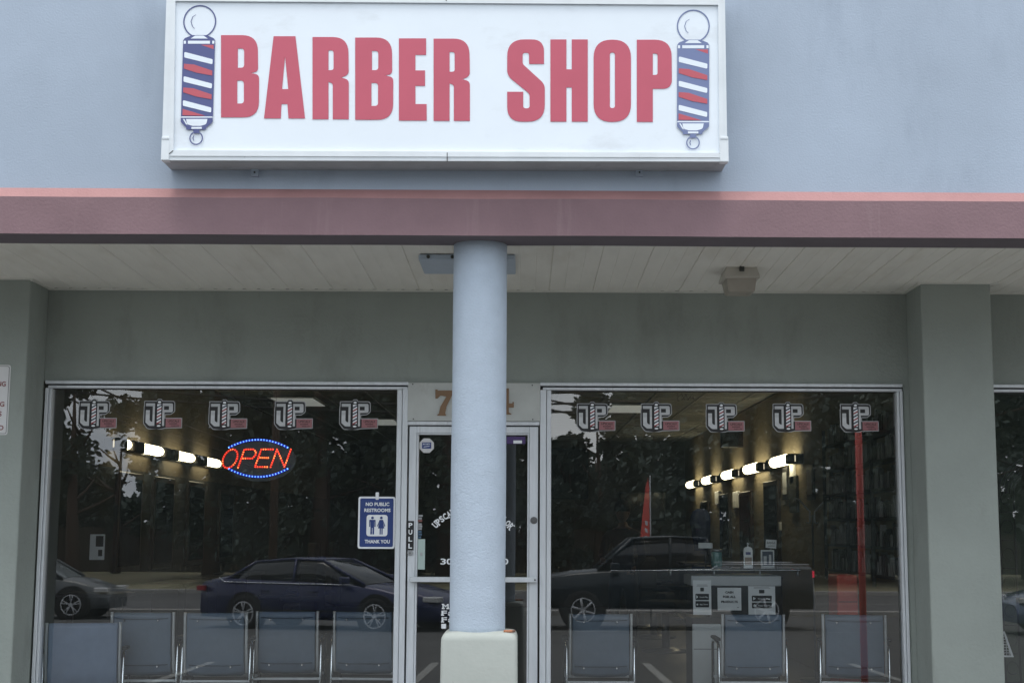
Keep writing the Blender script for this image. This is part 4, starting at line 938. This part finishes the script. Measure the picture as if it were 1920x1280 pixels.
# red toolbox
yr_ = 1.25; x0, z1 = P2(1569, 1077, yr_); x1, z0 = P2(1610, 1150, yr_)
T = thing('red_cabinet', 'bright red upright cabinet behind the right hand chair', 'cabinet', ((x0+x1)/2, 1.4, FLOOR))
f = MB(); f.rbox(x0, x1, yr_, 1.6, FLOOR+.02, z1, .01, 1); f.build('body', 'red_box', T)
f = MB()
for k in range(4): f.box(x0+.01, x1-.01, yr_-.004, yr_-.001, z1-.22*(k+1), z1-.22*(k+1)+.006)
f.build('drawer_gap', 'black', T)
# left side: dark side table, boards, papers
T = thing('side_table', 'dark side table against the glass at the left end of the left window', 'table', (W(170, 1112, 1.2).x, 1.2, FLOOR))
x0 = WX(112, 1112, 1.1); x1 = WX(228, 1112, 1.1); z = WZ(170, 1112, 1.1)
f = MB(); f.rbox(x0, x1, 1.0, 1.5, z-.03, z, .004, 1); f.build('table_top', 'dark_wood', T)
for xx_ in (x0+.05, x1-.05):
    f = MB(); f.rbox(xx_-.025, xx_+.025, 1.2, 1.25, FLOOR, z-.031, .004, 1); f.build('leg', 'dark_wood', T)
hang(169, 1001, 195, 1049, 1.6, .01, 'paper', 'poster', 'white poster with dark print standing at the left end of the left window', 'poster')
f = MB(); x0, z1 = P2(180, 1004, 1.59); x1, z0 = P2(193, 1024, 1.59); f.box(x0, x1, 1.592, 1.5985, z0, z1)
x0, z1 = P2(184, 1030, 1.59); x1, z0 = P2(191, 1042, 1.59); f.box(x0, x1, 1.592, 1.5985, z0, z1)
pr_ = f.build('poster_print', 'black'); pr_.parent = COL.objects['poster']
hang(99, 1001, 124, 1035, 2.2, .02, 'counter_grey', 'grey_board', 'small grey board upper left inside the left window', 'board')
hang(97, 1044, 116, 1082, 2.2, .02, 'counter_grey', 'price_board', 'grey upright board below the small board inside the left window', 'board')

# chairs
def make_chair(plain=False):
    T = thing('waiting_chair', 'x', 'chair', group='blue vinyl waiting chairs along the window')
    w_ = .246 if plain else .216
    # local: back at y=0 facing -Y (towards the street); seat at +Y. z=0 floor
    f = MB(); rings = []
    prof = [(.40, .055), (.43, .028), (.50, .012), (.60, .0), (.72, -.012), (.82, -.02), (.852, -.018), (.858, .0), (.85, .02), (.80, .022), (.60, .045), (.46, .062), (.41, .075)]
    xs = [-w_, -w_+.012, -.12, 0, .12, w_-.012, w_]
    for i, x in enumerate(xs):
        e = .008 if i in (0, len(xs)-1) else 0; c = .010*(1-(x/w_)**2)
        cz = sum(p[0] for p in prof)/len(prof); cy = sum(p[1] for p in prof)/len(prof)
        rings.append([(x, cy+(y-cy)*(1-e*20)+c*(1 if y > 0.03 else -.2), cz+(z-cz)*(1-e*1.5)-(.018*(1-(x/w_)**2) if z < .5 else 0)) for z, y in prof])
    f.ngon_rings(rings, smooth=True); f.build('backrest', 'vinyl_window_lit' if plain else 'vinyl', T, False)
    if not plain:
        f = MB()
        for z, yq in ((.815, -.021), (.47, .014)):
            f.tube([(-w_+.02, yq-.002, z), (-.1, yq-.006, z-.006), (.1, yq-.006, z-.006), (w_-.02, yq-.002, z)], .0035, 6)
        bb = f.build('seam_piping', 'vinyl_dark', T, False)
        f = MB()
        for x in (-.13, .12):
            for z, yq in ((.80, -.027), (.455, .008)): f.disc(x, z, .007, yq-.008, .008, 8)
        f.build('stud', 'chrome', T, False)
    f = MB(); f.rbox(-w_+.005, w_-.005, .06, .50, .385, .455, .025, 3); f.build('seat', 'vinyl', T, False)
    f = MB(); c = w_+.016
    for s in (-1, 1):
        f.tube([(s*c, .0, .86), (s*c, .004, .80), (s*c, .02, .6), (s*c, .05, .45), (s*c, .07, .40)], .011, 8)
    f.build('back_rail', 'alloy', T, False)
    f = MB()
    for s in (-1, 1):
        f.tube([(s*(c+.025), .02, 0), (s*(c+.025), .05, .34), (s*(c+.025), .06, .60), (s*(c+.025), .10, .64), (s*(c+.025), .42, .64), (s*(c+.025), .47, .60), (s*(c+.025), .47, 0)], .0115, 8)
    f.build('side_frame', 'chrome', T, False)
    f = MB(); f.rbox(-c-.02, c+.02, .035, .058, .338, .356, .004, 1); f.rbox(-c-.02, c+.02, .45, .47, .34, .36, .004, 1); f.build('stretcher', 'white', T, False)
    f = MB()
    for s in (-1, 1): f.rbox(s*(c+.025)-.022, s*(c+.025)+.022, .10, .42, .651, .675, .008, 2)
    f.build('armrest', 'black', T, False)
    return T
chair = make_chair()
def place_chair(px, py_top, Y, rz, label, first=False):
    p = W(px, 1150, Y); loc = (p.x, Y, FLOOR)
    if first: chair.location = loc; chair.rotation_euler = (0, 0, rz); chair['label'] = label; return chair
    return dup(chair, loc, rz, label)
place_chair(1126.5, 1150, .42, R(1), 'blue vinyl chair in the right window, the one nearest the door', True)
place_chair(1412, 1150, .42, R(-1), 'blue vinyl chair in the right window, in front of the reception counter')
place_chair(1601, 1150, .42, R(-10), 'blue vinyl chair in the right window, in front of the red cabinet')
place_chair(683, 1150, .62, R(-3), 'blue vinyl chair in the left window, under the restroom sign')
place_chair(539, 1150, .62, R(3), 'blue vinyl chair in the left window, left of the one under the restroom sign')
place_chair(405, 1150, .42, R(1), 'blue vinyl chair in the left window, middle of the row')
place_chair(268, 1150, .45, R(2), 'blue vinyl chair in the left window, right behind the large turned chair')
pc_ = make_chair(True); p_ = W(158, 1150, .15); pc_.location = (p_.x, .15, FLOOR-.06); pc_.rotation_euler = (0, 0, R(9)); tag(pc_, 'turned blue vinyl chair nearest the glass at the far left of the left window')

# barber standing inside
def person(loc, rz):
    V = {}; E = []; rad = []
    vs = [(0, 0, .95), (0, 0, 1.12), (0, 0, 1.30), (0, .0, 1.44), (0, 0, 1.52), (.0, -.01, 1.60),
          (.19, 0, 1.42), (.25, -.02, 1.16), (.20, -.22, 1.02), (-.19, 0, 1.42), (-.25, -.05, 1.17), (-.14, -.26, 1.12),
          (.10, 0, .88), (.11, -.01, .50), (.12, .02, .09), (-.10, 0, .88), (-.11, -.02, .50), (-.13, .0, .09), (.13, -.12, .04), (-.14, -.14, .04)]
    es = [(0, 1), (1, 2), (2, 3), (3, 4), (4, 5), (3, 6), (6, 7), (7, 8), (3, 9), (9, 10), (10, 11), (0, 12), (12, 13), (13, 14), (0, 15), (15, 16), (16, 17), (14, 18), (17, 19)]
    rs = [.155, .14, .165, .13, .06, .055, .075, .05, .035, .075, .05, .035, .095, .065, .042, .095, .065, .042, .04, .04]
    me = bpy.data.meshes.new('person'); me.from_pydata(vs, es, []); me.update()
    ob = bpy.data.objects.new('tmp', me); COL.objects.link(ob); sk = ob.modifiers.new('s', 'SKIN'); sb = ob.modifiers.new('b', 'SUBSURF'); sb.levels = 2; sb.render_levels = 2
    for i, v in enumerate(me.skin_vertices[0].data): v.radius = (rs[i], rs[i]*.75 if i < 4 else rs[i]); v.use_root = (i == 0)
    dg = bpy.context.evaluated_depsgraph_get(); dg.update(); m2 = bpy.data.meshes.new_from_object(ob.evaluated_get(dg)); bpy.data.objects.remove(ob)
    bm = bmesh.new(); bm.from_mesh(m2)
    # head joined into the same mesh
    r = bmesh.ops.create_uvsphere(bm, u_segments=20, v_segments=14, radius=.1)
    for v in r['verts']:
        z = v.co.z/.1; v.co.x *= .78-.10*max(0, -z); v.co.y *= .95; v.co.z *= 1.22; v.co += Vector((0, -.02, 1.69))
    for (cx_, cy_, cz_, rr_) in ((0, -.118, 1.675, .014), (.078, -.01, 1.68, .016), (-.078, -.01, 1.68, .016)):
        r = bmesh.ops.create_icosphere(bm, subdivisions=2, radius=rr_)
        for v in r['verts']: v.co.z *= 1.5; v.co += Vector((cx_, cy_, cz_))
    for hx, hy, hz, s in ((.20, -.24, 1.0, 1), (-.13, -.28, 1.11, -1)):
        for k in range(4):
            r = bmesh.ops.create_cone(bm, segments=8, radius1=.009, radius2=.007, depth=.075-.008*abs(k-1.5), cap_ends=True)
            for v in r['verts']: v.co = Vector((v.co.x, -v.co.z, v.co.y))+Vector((hx+(k-1.5)*.017, hy-.06, hz-.01))
        r = bmesh.ops.create_cone(bm, segments=8, radius1=.011, radius2=.008, depth=.05, cap_ends=True)
        for v in r['verts']: v.co = Vector((v.co.x, -v.co.z, v.co.y))+Vector((hx-s*.035, hy-.03, hz))
    m3 = bpy.data.meshes.new('person'); bm.to_mesh(m3); bm.free()
    m3.materials.append(M['skin']); m3.materials.append(M['cloth_black'])
    for p in m3.polygons:
        c = p.center; p.use_smooth = True; p.material_index = 1 if (c.z < 1.50 and c.y > -.2) or c.z < .1 else 0
    o = bpy.data.objects.new('person', m3); COL.objects.link(o); o.location = loc; o.rotation_euler = (0, 0, rz)
    f = MB(); f.ngon_rings([[(.088*k*math.cos(a), -.01+.105*k*math.sin(a), z) for a in [2*math.pi*i/20 for i in range(20)]] for z, k in ((1.70, 1.0), (1.76, 1.03), (1.80, .9), (1.83, .55), (1.84, .1))])
    h = f.build('hair', 'cloth_black', o, False); 
    f = MB()
    for s in (-1, 1): f.disc(s*.03, 1.70, .009, -.117, .002, 8)
    f.build('eyes', 'black', o, False)
    return o
pp = W(1168, 955, 6.2)
tag(person((pp.x, 6.2, FLOOR), R(-25)), 'person in dark clothes with black hair standing deep inside the shop', 'person')
# barber chair beside the person and others, dark
def barber_chair(x, y, rz, label, first=None):
    T = thing('barber_chair', label, 'barber chair', (x, y, FLOOR), rz, 'black barber chairs down the shop')
    f = MB(); f.rbox(-.27, .27, -.25, .28, .48, .62, .04, 3); f.build('seat', 'cloth_black', T, False)
    f = MB(); f.rbox(-.26, .26, .22, .34, .62, 1.15, .05, 3); f.build('backrest', 'cloth_black', T, False)
    f = MB(); f.rbox(-.12, .12, .25, .33, 1.17, 1.34, .03, 3); f.build('headrest', 'cloth_black', T, False)
    for s in (-1, 1): f = MB(); f.rbox(s*.31-.03, s*.31+.03, -.2, .25, .74, .79, .02, 2); f.build('armrest', 'cloth_black', T, False)
    f = MB(); f.cyl((0, 0, .03), (0, 0, .48), .05, n=16); f.lathe((0, 0, 0), [(.30, 0), (.30, .02), (.08, .05)]); f.build('pedestal', 'chrome_dark', T, False)
    f = MB(); f.rbox(-.18, .18, -.62, -.52, .12, .16, .01, 1); f.cyl((0, -.25, .4), (0, -.57, .14), .02, n=8); f.build('footrest', 'chrome_dark', T, False)
for i, (x, y, rz) in enumerate(((1.75, 7.4, R(60)), (1.8, 9.6, R(70)), (1.8, 11.8, R(80)), (-2.5, 4.7, R(-60)), (-2.5, 6.2, R(-70)))):
    barber_chair(x, y, rz, 'black barber chair %s on the %s side of the shop' % ('nearest the street' if i in (0, 3) else nm[(i if i < 3 else i-3)]+' from the street', 'right' if i < 3 else 'left'))

# neighbour shop, right edge: iron arch trellis behind glass, party walls
f = MB(); f.box(4.0, XR, 3.0, 3.1, FLOOR, 3.05); f.box(4.0, XR, .2, 3.0, 3.07, 3.1)
f.build('neighbour_back_wall', mat('neighbour_wall', (.10, .125, .09), .85, var=.2, vscale=1.5), B)
f = MB(); f.box(XL, IX0-.3, 3.0, 3.1, FLOOR, 3.05); f.box(XL, IX0-.3, .2, 3.0, 3.07, 3.1); f.build('neighbour_back_wall', 'in_back', B)
T = thing('iron_arch', 'dark wrought iron garden arch with scrollwork in the neighbouring window', 'garden arch', (W(1905, 1000, .8).x, .8, FLOOR))
ax0, ax1 = WX(1875, 1000, .8), WX(1896, 1000, .8)
f = MB(); acx = ax0+.36; zs = WZ(1885, 925, .8)
for r_ in (.36, .33, .30, .27, .24):
    f.tube([(acx-r_*math.cos(a), .8, zs+r_*.85*math.sin(a)) for a in [math.pi*k/18 for k in range(19)]], .007, 6)
f.build('arch_bars', 'iron', T)
f = MB()
for x in (acx-.36, acx-.24, acx+.24, acx+.36): f.cyl((x, .8, FLOOR), (x, .8, zs), .010, n=8)
for s in (-1, 1):
    xm = acx+s*.30
    for k in range(8):
        z = FLOOR+.1+k*.22
        f.cyl((xm-.06, .8, z), (xm+.06, .8, z), .005, n=6)
        f.tube([(xm+.045*math.cos(a)*(1 if k % 2 else -1), .8, z+.11+.05*math.sin(a)) for a in [1.7*math.pi*q/10 for q in range(11)]], .004, 5)
f.build('scroll_posts', 'iron', T)
f = MB(); x0, z1 = P2(1884, 1183, .3); x1, z0 = P2(1901, 1231, .3)
T2 = thing('wire_basket', 'white lattice basket corner at the lower right edge of the photo', 'basket', (x0, .35, z0))
f.poly([[(x0-.15, z0), (x1, z0), (x0, z1), (x0-.15, z1)], [(x0-.13, z0+.012), (x1-.02, z0+.012), (x0-.008, z1-.012), (x0-.13, z1-.012)]], .3, .01); f.build('rim', 'paper', T2)
f = MB()
for k in range(9):
    z = z0+.02*k+.01; xr = x1-(z-z0)/(z1-z0)*(x1-x0)-.01; f.cyl((x0-.14, .305, z), (xr, .305, z+.001), .002, n=5)
for k in range(12):
    xx_ = x0-.13+k*.02; top = z1 if xx_ < x0 else z1-(xx_-x0)/(x1-x0)*(z1-z0)
    if top > z0+.01: f.cyl((xx_, .309, z0), (xx_, .309, top-.005), .002, n=5)
f.build('lattice', 'paper', T2)
f = MB(); f.cyl((x0-.1, .3, FLOOR), (x0-.1, .3, z0), .01, n=8); f.build('stand', 'iron', T2)

# ------------------------------------------------------------------ things across the lot, seen as reflections in the glass
def wheel(parent, x, y, r, rim, side, nsp):
    """side = +1: outer face towards +Y"""
    f = MB(); n = 32; pr = [(r*.93, -.11), (r, -.08), (r, .08), (r*.95, .11), (rim+.012, .115), (rim, .09)]
    f.ngon_rings([[(x+q*math.cos(2*math.pi*k/n), y+side*t, r+q*math.sin(2*math.pi*k/n)) for k in range(n)] for q, t in pr])
    t = f.build('wheel', 'rubber', parent, False)
    f = MB(); f.ngon_rings([[(x+q*math.cos(2*math.pi*k/n), y+side*t_, r+q*math.sin(2*math.pi*k/n)) for k in range(n)] for q, t_ in ((rim, .085), (rim, .12), (rim-.02, .122), (rim-.022, .085))], cap=False)
    for k in range(nsp):
        a = 2*math.pi*k/nsp+.3
        for d_ in ((-.16, .16) if nsp == 5 else (0,)):
            p0 = Vector((x+.035*math.cos(a), y+side*.105, r+.035*math.sin(a))); p1 = Vector((x+(rim-.012)*math.cos(a+d_), y+side*.113, r+(rim-.012)*math.sin(a+d_)))
            f.tube([p0, (p0+p1)/2, p1], .013 if nsp == 5 else .024, 6)
    f.cyl((x, y+side*.08, r), (x, y+side*.118, r), .045, n=16); f.build('rim', 'alloy', t, False)
def loft(mb, secs):
    mb.ngon_rings(secs, smooth=True)
def car(name, label, cat, loc, rz, L_, hb, roof, wb, body, glass, kind='sedan'):
    """x forward, y side; length centred"""
    T = thing(name, label, cat, loc, rz); W2 = .90; f = MB(); secs = []
    if kind == 'sedan':
        top = [(-L_/2, .60, .72), (-L_/2+.05, .92, .80), (-L_/2+.55, 1.02, .86), (-1.0, .98, .9), (.2, .95, .91), (.95, .93, .9), (1.5, .85, .88), (L_/2-.25, .70, .82), (L_/2-.02, .55, .68)]
    else:
        top = [(-L_/2, .95, .82), (-L_/2+.04, 1.22, .92), (-.9, 1.20, .95), (-.85, 1.20, .95), (.9, 1.16, .95), (1.3, 1.15, .95), (1.9, 1.10, .93), (L_/2-.12, 1.0, .88), (L_/2, .80, .80)]
    zb = .24 if kind == 'sedan' else .42
    for x, h, w_ in top:
        secs.append([(x, -w_*.93, zb), (x, -w_, zb+.12), (x, -w_, h*.72), (x, -w_*.95, h-.05), (x, -w_*.80, h), (x, 0, h+.02), (x, w_*.80, h), (x, w_*.95, h-.05), (x, w_, h*.72), (x, w_, zb+.12), (x, w_*.93, zb), (x, 0, zb)])
    loft(f, secs); f.build('body', body, T, False)
    f = MB(); g = MB()
    if kind == 'sedan': gh = [(-1.85, .98, .01), (-1.2, roof-.06, 1), (-.4, roof, 1), (.25, roof-.03, 1), (1.2, .92, .01)]
    else: gh = [(-.80, 1.18, .01), (-.68, roof-.03, 1), (.0, roof, 1), (.75, roof-.04, 1), (1.45, 1.14, .01)]
    def sec(x, zt, grow=0, zbelt=.90): return [(x, -.80-grow, zbelt), (x, -.78-grow+(.17 if zt > 1.2 else 0)*(zt-zbelt)/.55, zt-.03), (x, -.5, zt+grow), (x, .5, zt+grow), (x, .78+grow-(.17 if zt > 1.2 else 0)*(zt-zbelt)/.55, zt-.03), (x, .80+grow, zbelt)]
    zbelt = .90 if kind == 'sedan' else 1.14
    f.ngon_rings([sec(x, zt, 0, zbelt) for x, zt, _ in gh], smooth=True); f.build('windows', glass, T, False)
    # roof skin + pillars
    r_ = MB(); r_.ngon_rings([[(x, -.60, zt-.02), (x, -.5, zt+.012), (x, .5, zt+.012), (x, .60, zt-.02)] for x, zt, q in gh if q == 1], smooth=True)
    for s in (-1, 1):
        pl_ = [(gh[0][0], gh[1][0]), (gh[-1][0], gh[-2][0])]
        for xa, xb in pl_:
            zb_ = gh[1][1] if xb == gh[1][0] else gh[-2][1]
            r_.tube([(xa, s*.80, zbelt+.01), (xb, s*.615, zb_-.01)], .03, 6)
        r_.tube([(-.30 if kind == 'sedan' else .05, s*.812, zbelt), (-.33 if kind == 'sedan' else .03, s*.645, roof-.03)], .03, 6)
        r_.tube([(x, s*(.625), zt-.015) for x, zt, q in gh if q == 1], .022, 6)
    r_.build('roof', body, T, False)
    for s in (-1, 1):
        m_ = MB(); m_.tube([(gh[0][0]-.05, s*.83, zbelt+.10), (gh[0][0]+.08, s*.855, zbelt+.02), (0, s*.875, zbelt+.005), (gh[-1][0]-.25, s*.87, zbelt)], .011, 6); m_.build('belt_trim', 'chrome', T, False)
        m_ = MB(); m_.rbox(gh[-1][0]-.42, gh[-1][0]-.24, s*.97-.07, s*.97+.07, zbelt+.02, zbelt+.15, .03, 2); m_.build('side_mirror', body, T, False)
        for hx in ((-.95, .10) if kind == 'sedan' else (.05,)):
            m_ = MB(); m_.rbox(hx, hx+.18, s*.905-.015, s*.905+.02, zbelt-.14, zbelt-.115, .006, 1); m_.build('door_handle', 'chrome' if kind != 'sedan' else body, T, False)
        m_ = MB(); m_.box(-L_/2-.005, -L_/2+.16, min(s*.62, s*.87), max(s*.62, s*.87), zbelt-.15 if kind == 'sedan' else 1.02, zbelt-.06 if kind == 'sedan' else 1.14); m_.build('tail_light', 'tail_red' if kind == 'sedan' else 'tail_lit', T, False)
        m_ = MB(); m_.rbox(L_/2-.36, L_/2-.03, s*.70-.12, s*.70+.12, (.60 if kind == 'sedan' else .88), (.70 if kind == 'sedan' else 1.0), .02, 2); m_.build('headlight', 'lamp_white', T, False)
        r = .335 if kind == 'sedan' else .39; rim = .225 if kind == 'sedan' else .235
        for x in (-wb/2-.02, wb/2-.02):
            xx_ = x+(.12 if kind == 'sedan' else 0)
            m_ = MB(); m_.cyl((xx_, s*.70, r+.02), (xx_, s*.915, r+.02), r+.055, n=28); m_.build('wheel_arch', 'rubber', T, False)
            wheel(T, xx_, s*.835, r, rim, s, 5 if kind == 'sedan' else 6)
        m_ = MB(); m_.rbox(-wb/2+.4, wb/2-.4, s*.91-.02, s*.91+.015, zb+.16, zb+.185, .004, 1); m_.build('side_moulding', 'chrome' if kind != 'sedan' else 'rubber', T, False)
    if kind != 'sedan':   # open bed rail
        m_ = MB(); m_.tube([(-L_/2+.1, -.86, 1.26), (-.9, -.86, 1.26)], .02, 6); m_.tube([(-L_/2+.1, .86, 1.26), (-.9, .86, 1.26)], .02, 6); m_.build('bed_rail', 'steel', T, False)
    return T
yv = -17.9
def vx(px, yw): return (px-985)/FPX*(-CAMY-yw)   # mirror image distance
car('sedan', 'dark navy sedan with thin chrome window trim mirrored in the left window', 'car', (-3.85, yv+.3, gz(yv)-.03), R(20), 4.75, 1, 1.38, 2.78, 'car_navy', 'car_glass')
car('pickup_truck', 'dark blue pickup truck mirrored in the right window', 'truck', (2.85, yv, gz(yv)), R(180), 5.4, 1, 1.79, 3.5, 'car_dark', 'car_glass', 'truck')
car('hatchback', 'pale grey car with light windows mirrored at the left end of the left window', 'car', (-11.35, -22, gz(-22)), 0, 4.5, 1, 1.5, 2.7, 'car_grey', 'car_glass_sky')
# parked sedan off to the right for the neighbour's glass
car('sedan', 'pale blue car mirrored in the neighbouring window at the right', 'car', (11.2, -16.0, gz(-16)), R(180), 4.75, 1, 1.5, 2.78, mat('car_blue', (.09, .13, .22), .3, metal=.4, coat=1), 'car_glass_sky')
# red post and flag
T = thing('red_post', 'slim red painted post standing beside the walkway, mirrored in the right window', 'post', (3.30, -3.45, gz(-3.45)))
f = MB(); f.cyl((3.30, -3.45, gz(-3.45)), (3.30, -3.45, 2.42), .034, n=14); f.build('shaft', 'red_post', T); f = MB(); f.lathe((3.30, -3.45, 2.42), [(.034, 0), (.03, .02), (.01, .035)], 14); f.build('cap', 'red_post', T)
f = MB(); f.lathe((3.30, -3.45, gz(-3.45)), [(.08, 0), (.08, .015), (.034, .02)], 14); f.build('foot', 'red_post', T)
fy = -22.5; D_ = -CAMY-fy; fx = (1208-985)/FPX*D_
T = thing('feather_flag', 'tall narrow red feather flag rising behind the pickup truck', 'flag', (fx, fy, gz(fy)))
f = MB(); f.cyl((fx+.14, fy, gz(fy)), (fx+.14, fy, 2.6), .015, n=8); f.build('flag_pole', 'steel', T)
f = MB(); f.poly([(fx-.17, .55), (fx+.12, .55), (fx+.12, 2.3), (fx+.09, 2.55), (fx+.03, 2.3)], fy, .006); f.mi(1)
for k in range(6): f.poly([(fx+.02, .62+k*.17), (fx+.08, .60+k*.17), (fx+.07, .70+k*.17), (fx+.01, .72+k*.17)], fy+.010, .003); 
f.build('flag_cloth', ['red_post', 'white'], T)

# utility poles and wires
for i, (x, y) in enumerate(((-19, -41), (14, -41), (-9, -41))):
    T = thing('utility_pole', 'brown wooden utility pole across the road, %s of the three' % ('leftmost', 'rightmost', 'middle')[i], 'utility pole', (x, y, gz(y)), group='wooden utility poles')
    f = MB(); f.cyl((x, y, gz(y)), (x, y, 9.5), .16, .11, n=14); f.build('pole', 'bark', T); f = MB(); f.box(x-1.1, x+1.1, y-.06, y+.06, 8.7, 8.85); f.build('cross_arm', 'bark', T)
f = MB()
for k, (dz, dx) in enumerate(((8.9, -.9), (8.9, 0), (8.9, .9), (7.2, 0), (6.8, 0), (6.5, .0))):
    for (xa, xb) in ((-70, -19), (-19, 14), (14, 70)):
        f.tube([(xa+(xb-xa)*t/14, -41+dx*.3, dz-1.0*(1-((t/14-.5)/.5)**2)) for t in range(15)], .02 if k < 3 else .05, 4)
for (xa, za, xb, zb) in ((-9, 8.6, 6, 5.1), (-9, 8.2, 6, 4.8), (-9, 8.9, 6, 5.6), (-19, 8.2, -9.2, 4.0), (-19, 7.5, -9.2, 3.6), (-19, 7.2, -9.2, 3.4)):
    f.tube([(xa+(xb-xa)*t/14, -41, za+(zb-za)*t/14-.35*(1-((t/14-.5)/.5)**2)) for t in range(15)], .045, 4)
tag(f.build('power_lines', 'black'), 'black overhead cables strung between the utility poles', 'cables')

# trees and fence beyond the road
def tree(x, y, h, r, seed, label, cat='tree', lm='leaf', dens=1.0, crown0=.25):
    rnd = random.Random(seed); T = thing('tree', label, cat, (x, y, gz(y)), group='trees beyond the road'); g0 = gz(y)
    f = MB(); f.tube([(x, y, g0), (x+rnd.uniform(-.2, .2), y, g0+h*.35), (x+rnd.uniform(-.4, .4), y, g0+h*.8)], [r*.09+.08, r*.06+.05, .04], 10)
    for k in range(7):
        z = g0+h*rnd.uniform(.25, .7); a = rnd.uniform(0, 6.28); l_ = r*rnd.uniform(.5, .9); f.tube([(x, y, z), (x+math.cos(a)*l_*.5, y+math.sin(a)*l_*.5, z+.4), (x+math.cos(a)*l_, y+math.sin(a)*l_, z+.9)], [.08, .05, .02], 6)
    f.build('trunk', 'bark', T)
    f = MB(); vs = []; fs = []
    clumps = []
    for k in range(int(46*dens)):
        u = rnd.uniform(crown0, 1); rad = r*math.sin(math.pi*min(1, (u-crown0)/(1-crown0)*.82+.16))**.7; a = rnd.uniform(0, 6.28); q = rad*math.sqrt(rnd.random())
        clumps.append((x+q*math.cos(a), y+q*math.sin(a), g0+h*u, rnd.uniform(.5, 1.15)*r*.3))
    for cx_, cy_, cz_, cr in clumps:
        for k in range(125 if dens >= 1 else 200):
            d = Vector((rnd.gauss(0, 1), rnd.gauss(0, 1), rnd.gauss(0, .7))); d = d.normalized()*cr*rnd.uniform(.35, 1.15); c = Vector((cx_, cy_, cz_))+d
            s = rnd.uniform(.07, .17) if dens >= 1 else rnd.uniform(.05, .13); u = Vector((rnd.gauss(0, 1), rnd.gauss(0, 1), rnd.gauss(0, .6))).normalized(); v = u.orthogonal().normalized()
            o = len(vs); vs += [c+u*s*1.5, c+v*s, c-u*s*1.5, c-v*s]; fs.append((o, o+1, o+2, o+3))
    f.add([tuple(v) for v in vs], fs); f.build('crown', lm, T)
def sparse(px, y, h, r, seed, label, dens, c0):
    tree(tx(px, y), y, h, r, seed, label, lm='leaf', dens=dens, crown0=c0)
def tx(px, y): return (px-985)/FPX*(-CAMY-y)
specs = [(-60, -55, 13, 5, .15), (10, -50, 12, 2.6, .3), (405, -52, 13, 3.6, .06), (490, -56, 14, 5.0, .06), (600, -50, 13, 4.4, .06), (700, -58, 14, 5.0, .06), (790, -52, 13, 4.4, .06), (880, -60, 12.5, 3.6, .1),
         (1060, -56, 6.3, 2.4, .08), (1285, -54, 13, 3.4, .06), (1400, -50, 13, 4.6, .06), (1500, -58, 13, 4.8, .06), (1650, -52, 13, 5, .06), (1790, -50, 12, 5, .06), (1930, -55, 12, 5, .06), (2080, -50, 13, 5, .1), (160, -66, 5.4, 3.0, .1), (1170, -66, 5.6, 3.0, .1)]
word = ['tall dark', 'slim', 'broad dark', 'dense', 'round', 'bushy', 'spreading', 'leaning', 'short', 'tall round', 'wide', 'thick', 'full', 'loose', 'mid green', 'outer', 'small far', 'low far']
for i, (px, y, h, r, c0) in enumerate(specs):
    tree(tx(px, y), y, h, r, 11+i, '%s tree across the road, number %s along the row' % (word[i], nm[i % 5]) if False else '%s tree in the row beyond the road' % word[i], lm='leaf' if i % 3 else 'leaf2', crown0=c0)
T = thing('wooden_fence', 'dark board fence running along the far verge behind the trees', 'fence', (0, -63, gz(-63)))
f = MB(); x = -50
while x < 55: f.box(x, x+.24, -63.03, -63, gz(-63), 1.35+.03*math.sin(x*7)); x += .26
f.build('boards', 'fence_wood', T)
f = MB()
for z in (-.3, .9): f.box(-50, 55, -63.09, -63.031, z, z+.09)
f.build('rail', 'fence_wood', T)

# far wood closing the view: one uncountable mass of foliage
rnd = random.Random(5); f = MB(); vs = []; fs = []
def top_at(px):
    t = 13.0
    if 120 < px < 262: t = 3.9+1.1*math.sin(px*.07)
    if 1005 < px < 1150: t = 5.4+.8*math.sin(px*.05)
    return t
for k in range(27000):
    px = rnd.uniform(-350, 2300); yy_ = -78-rnd.random()*4; x = tx(px, yy_); t = top_at(px)+rnd.uniform(-.6, .6)
    z = -1+(t+1)*rnd.random(); q1, q2 = (px-628)/34, (EYE-z+(990-838)/FPX*88)/1.0
    if q1*q1+q2*q2 < 1 and rnd.random() < .8: continue
    q1, q2 = (px-1520)/60, (EYE-z+(990-845)/FPX*88)/1.1
    if q1*q1+q2*q2 < 1 and rnd.random() < .8: continue
    s_ = rnd.uniform(.15, .36); u = Vector((rnd.gauss(0, 1), rnd.gauss(0, .5), rnd.gauss(0, .8))).normalized(); v = u.cross(Vector((0, 1, 0))).normalized()
    c = Vector((x, yy_, z)); o = len(vs); vs += [c+u*s_*1.3, c+v*s_, c-u*s_*1.3, c-v*s_]; fs.append((o, o+1, o+2, o+3))
f.add([tuple(v) for v in vs], fs); tag(f.build('far_wood', 'leaf'), 'dark far off wood closing the view beyond the fence', 'wood', kind='stuff')

sparse(150, -47, 9.5, 2.6, 91, 'thin old tree with a thick brown trunk at the left end of the row', .26, .42)
sparse(228, -60, 7.6, 2.0, 92, 'thin wispy tree behind the leftmost utility pole', .2, .25)
sparse(1120, -55, 8.4, 2.3, 93, 'thin wispy tree below the cables right of the middle pole', .2, .3)
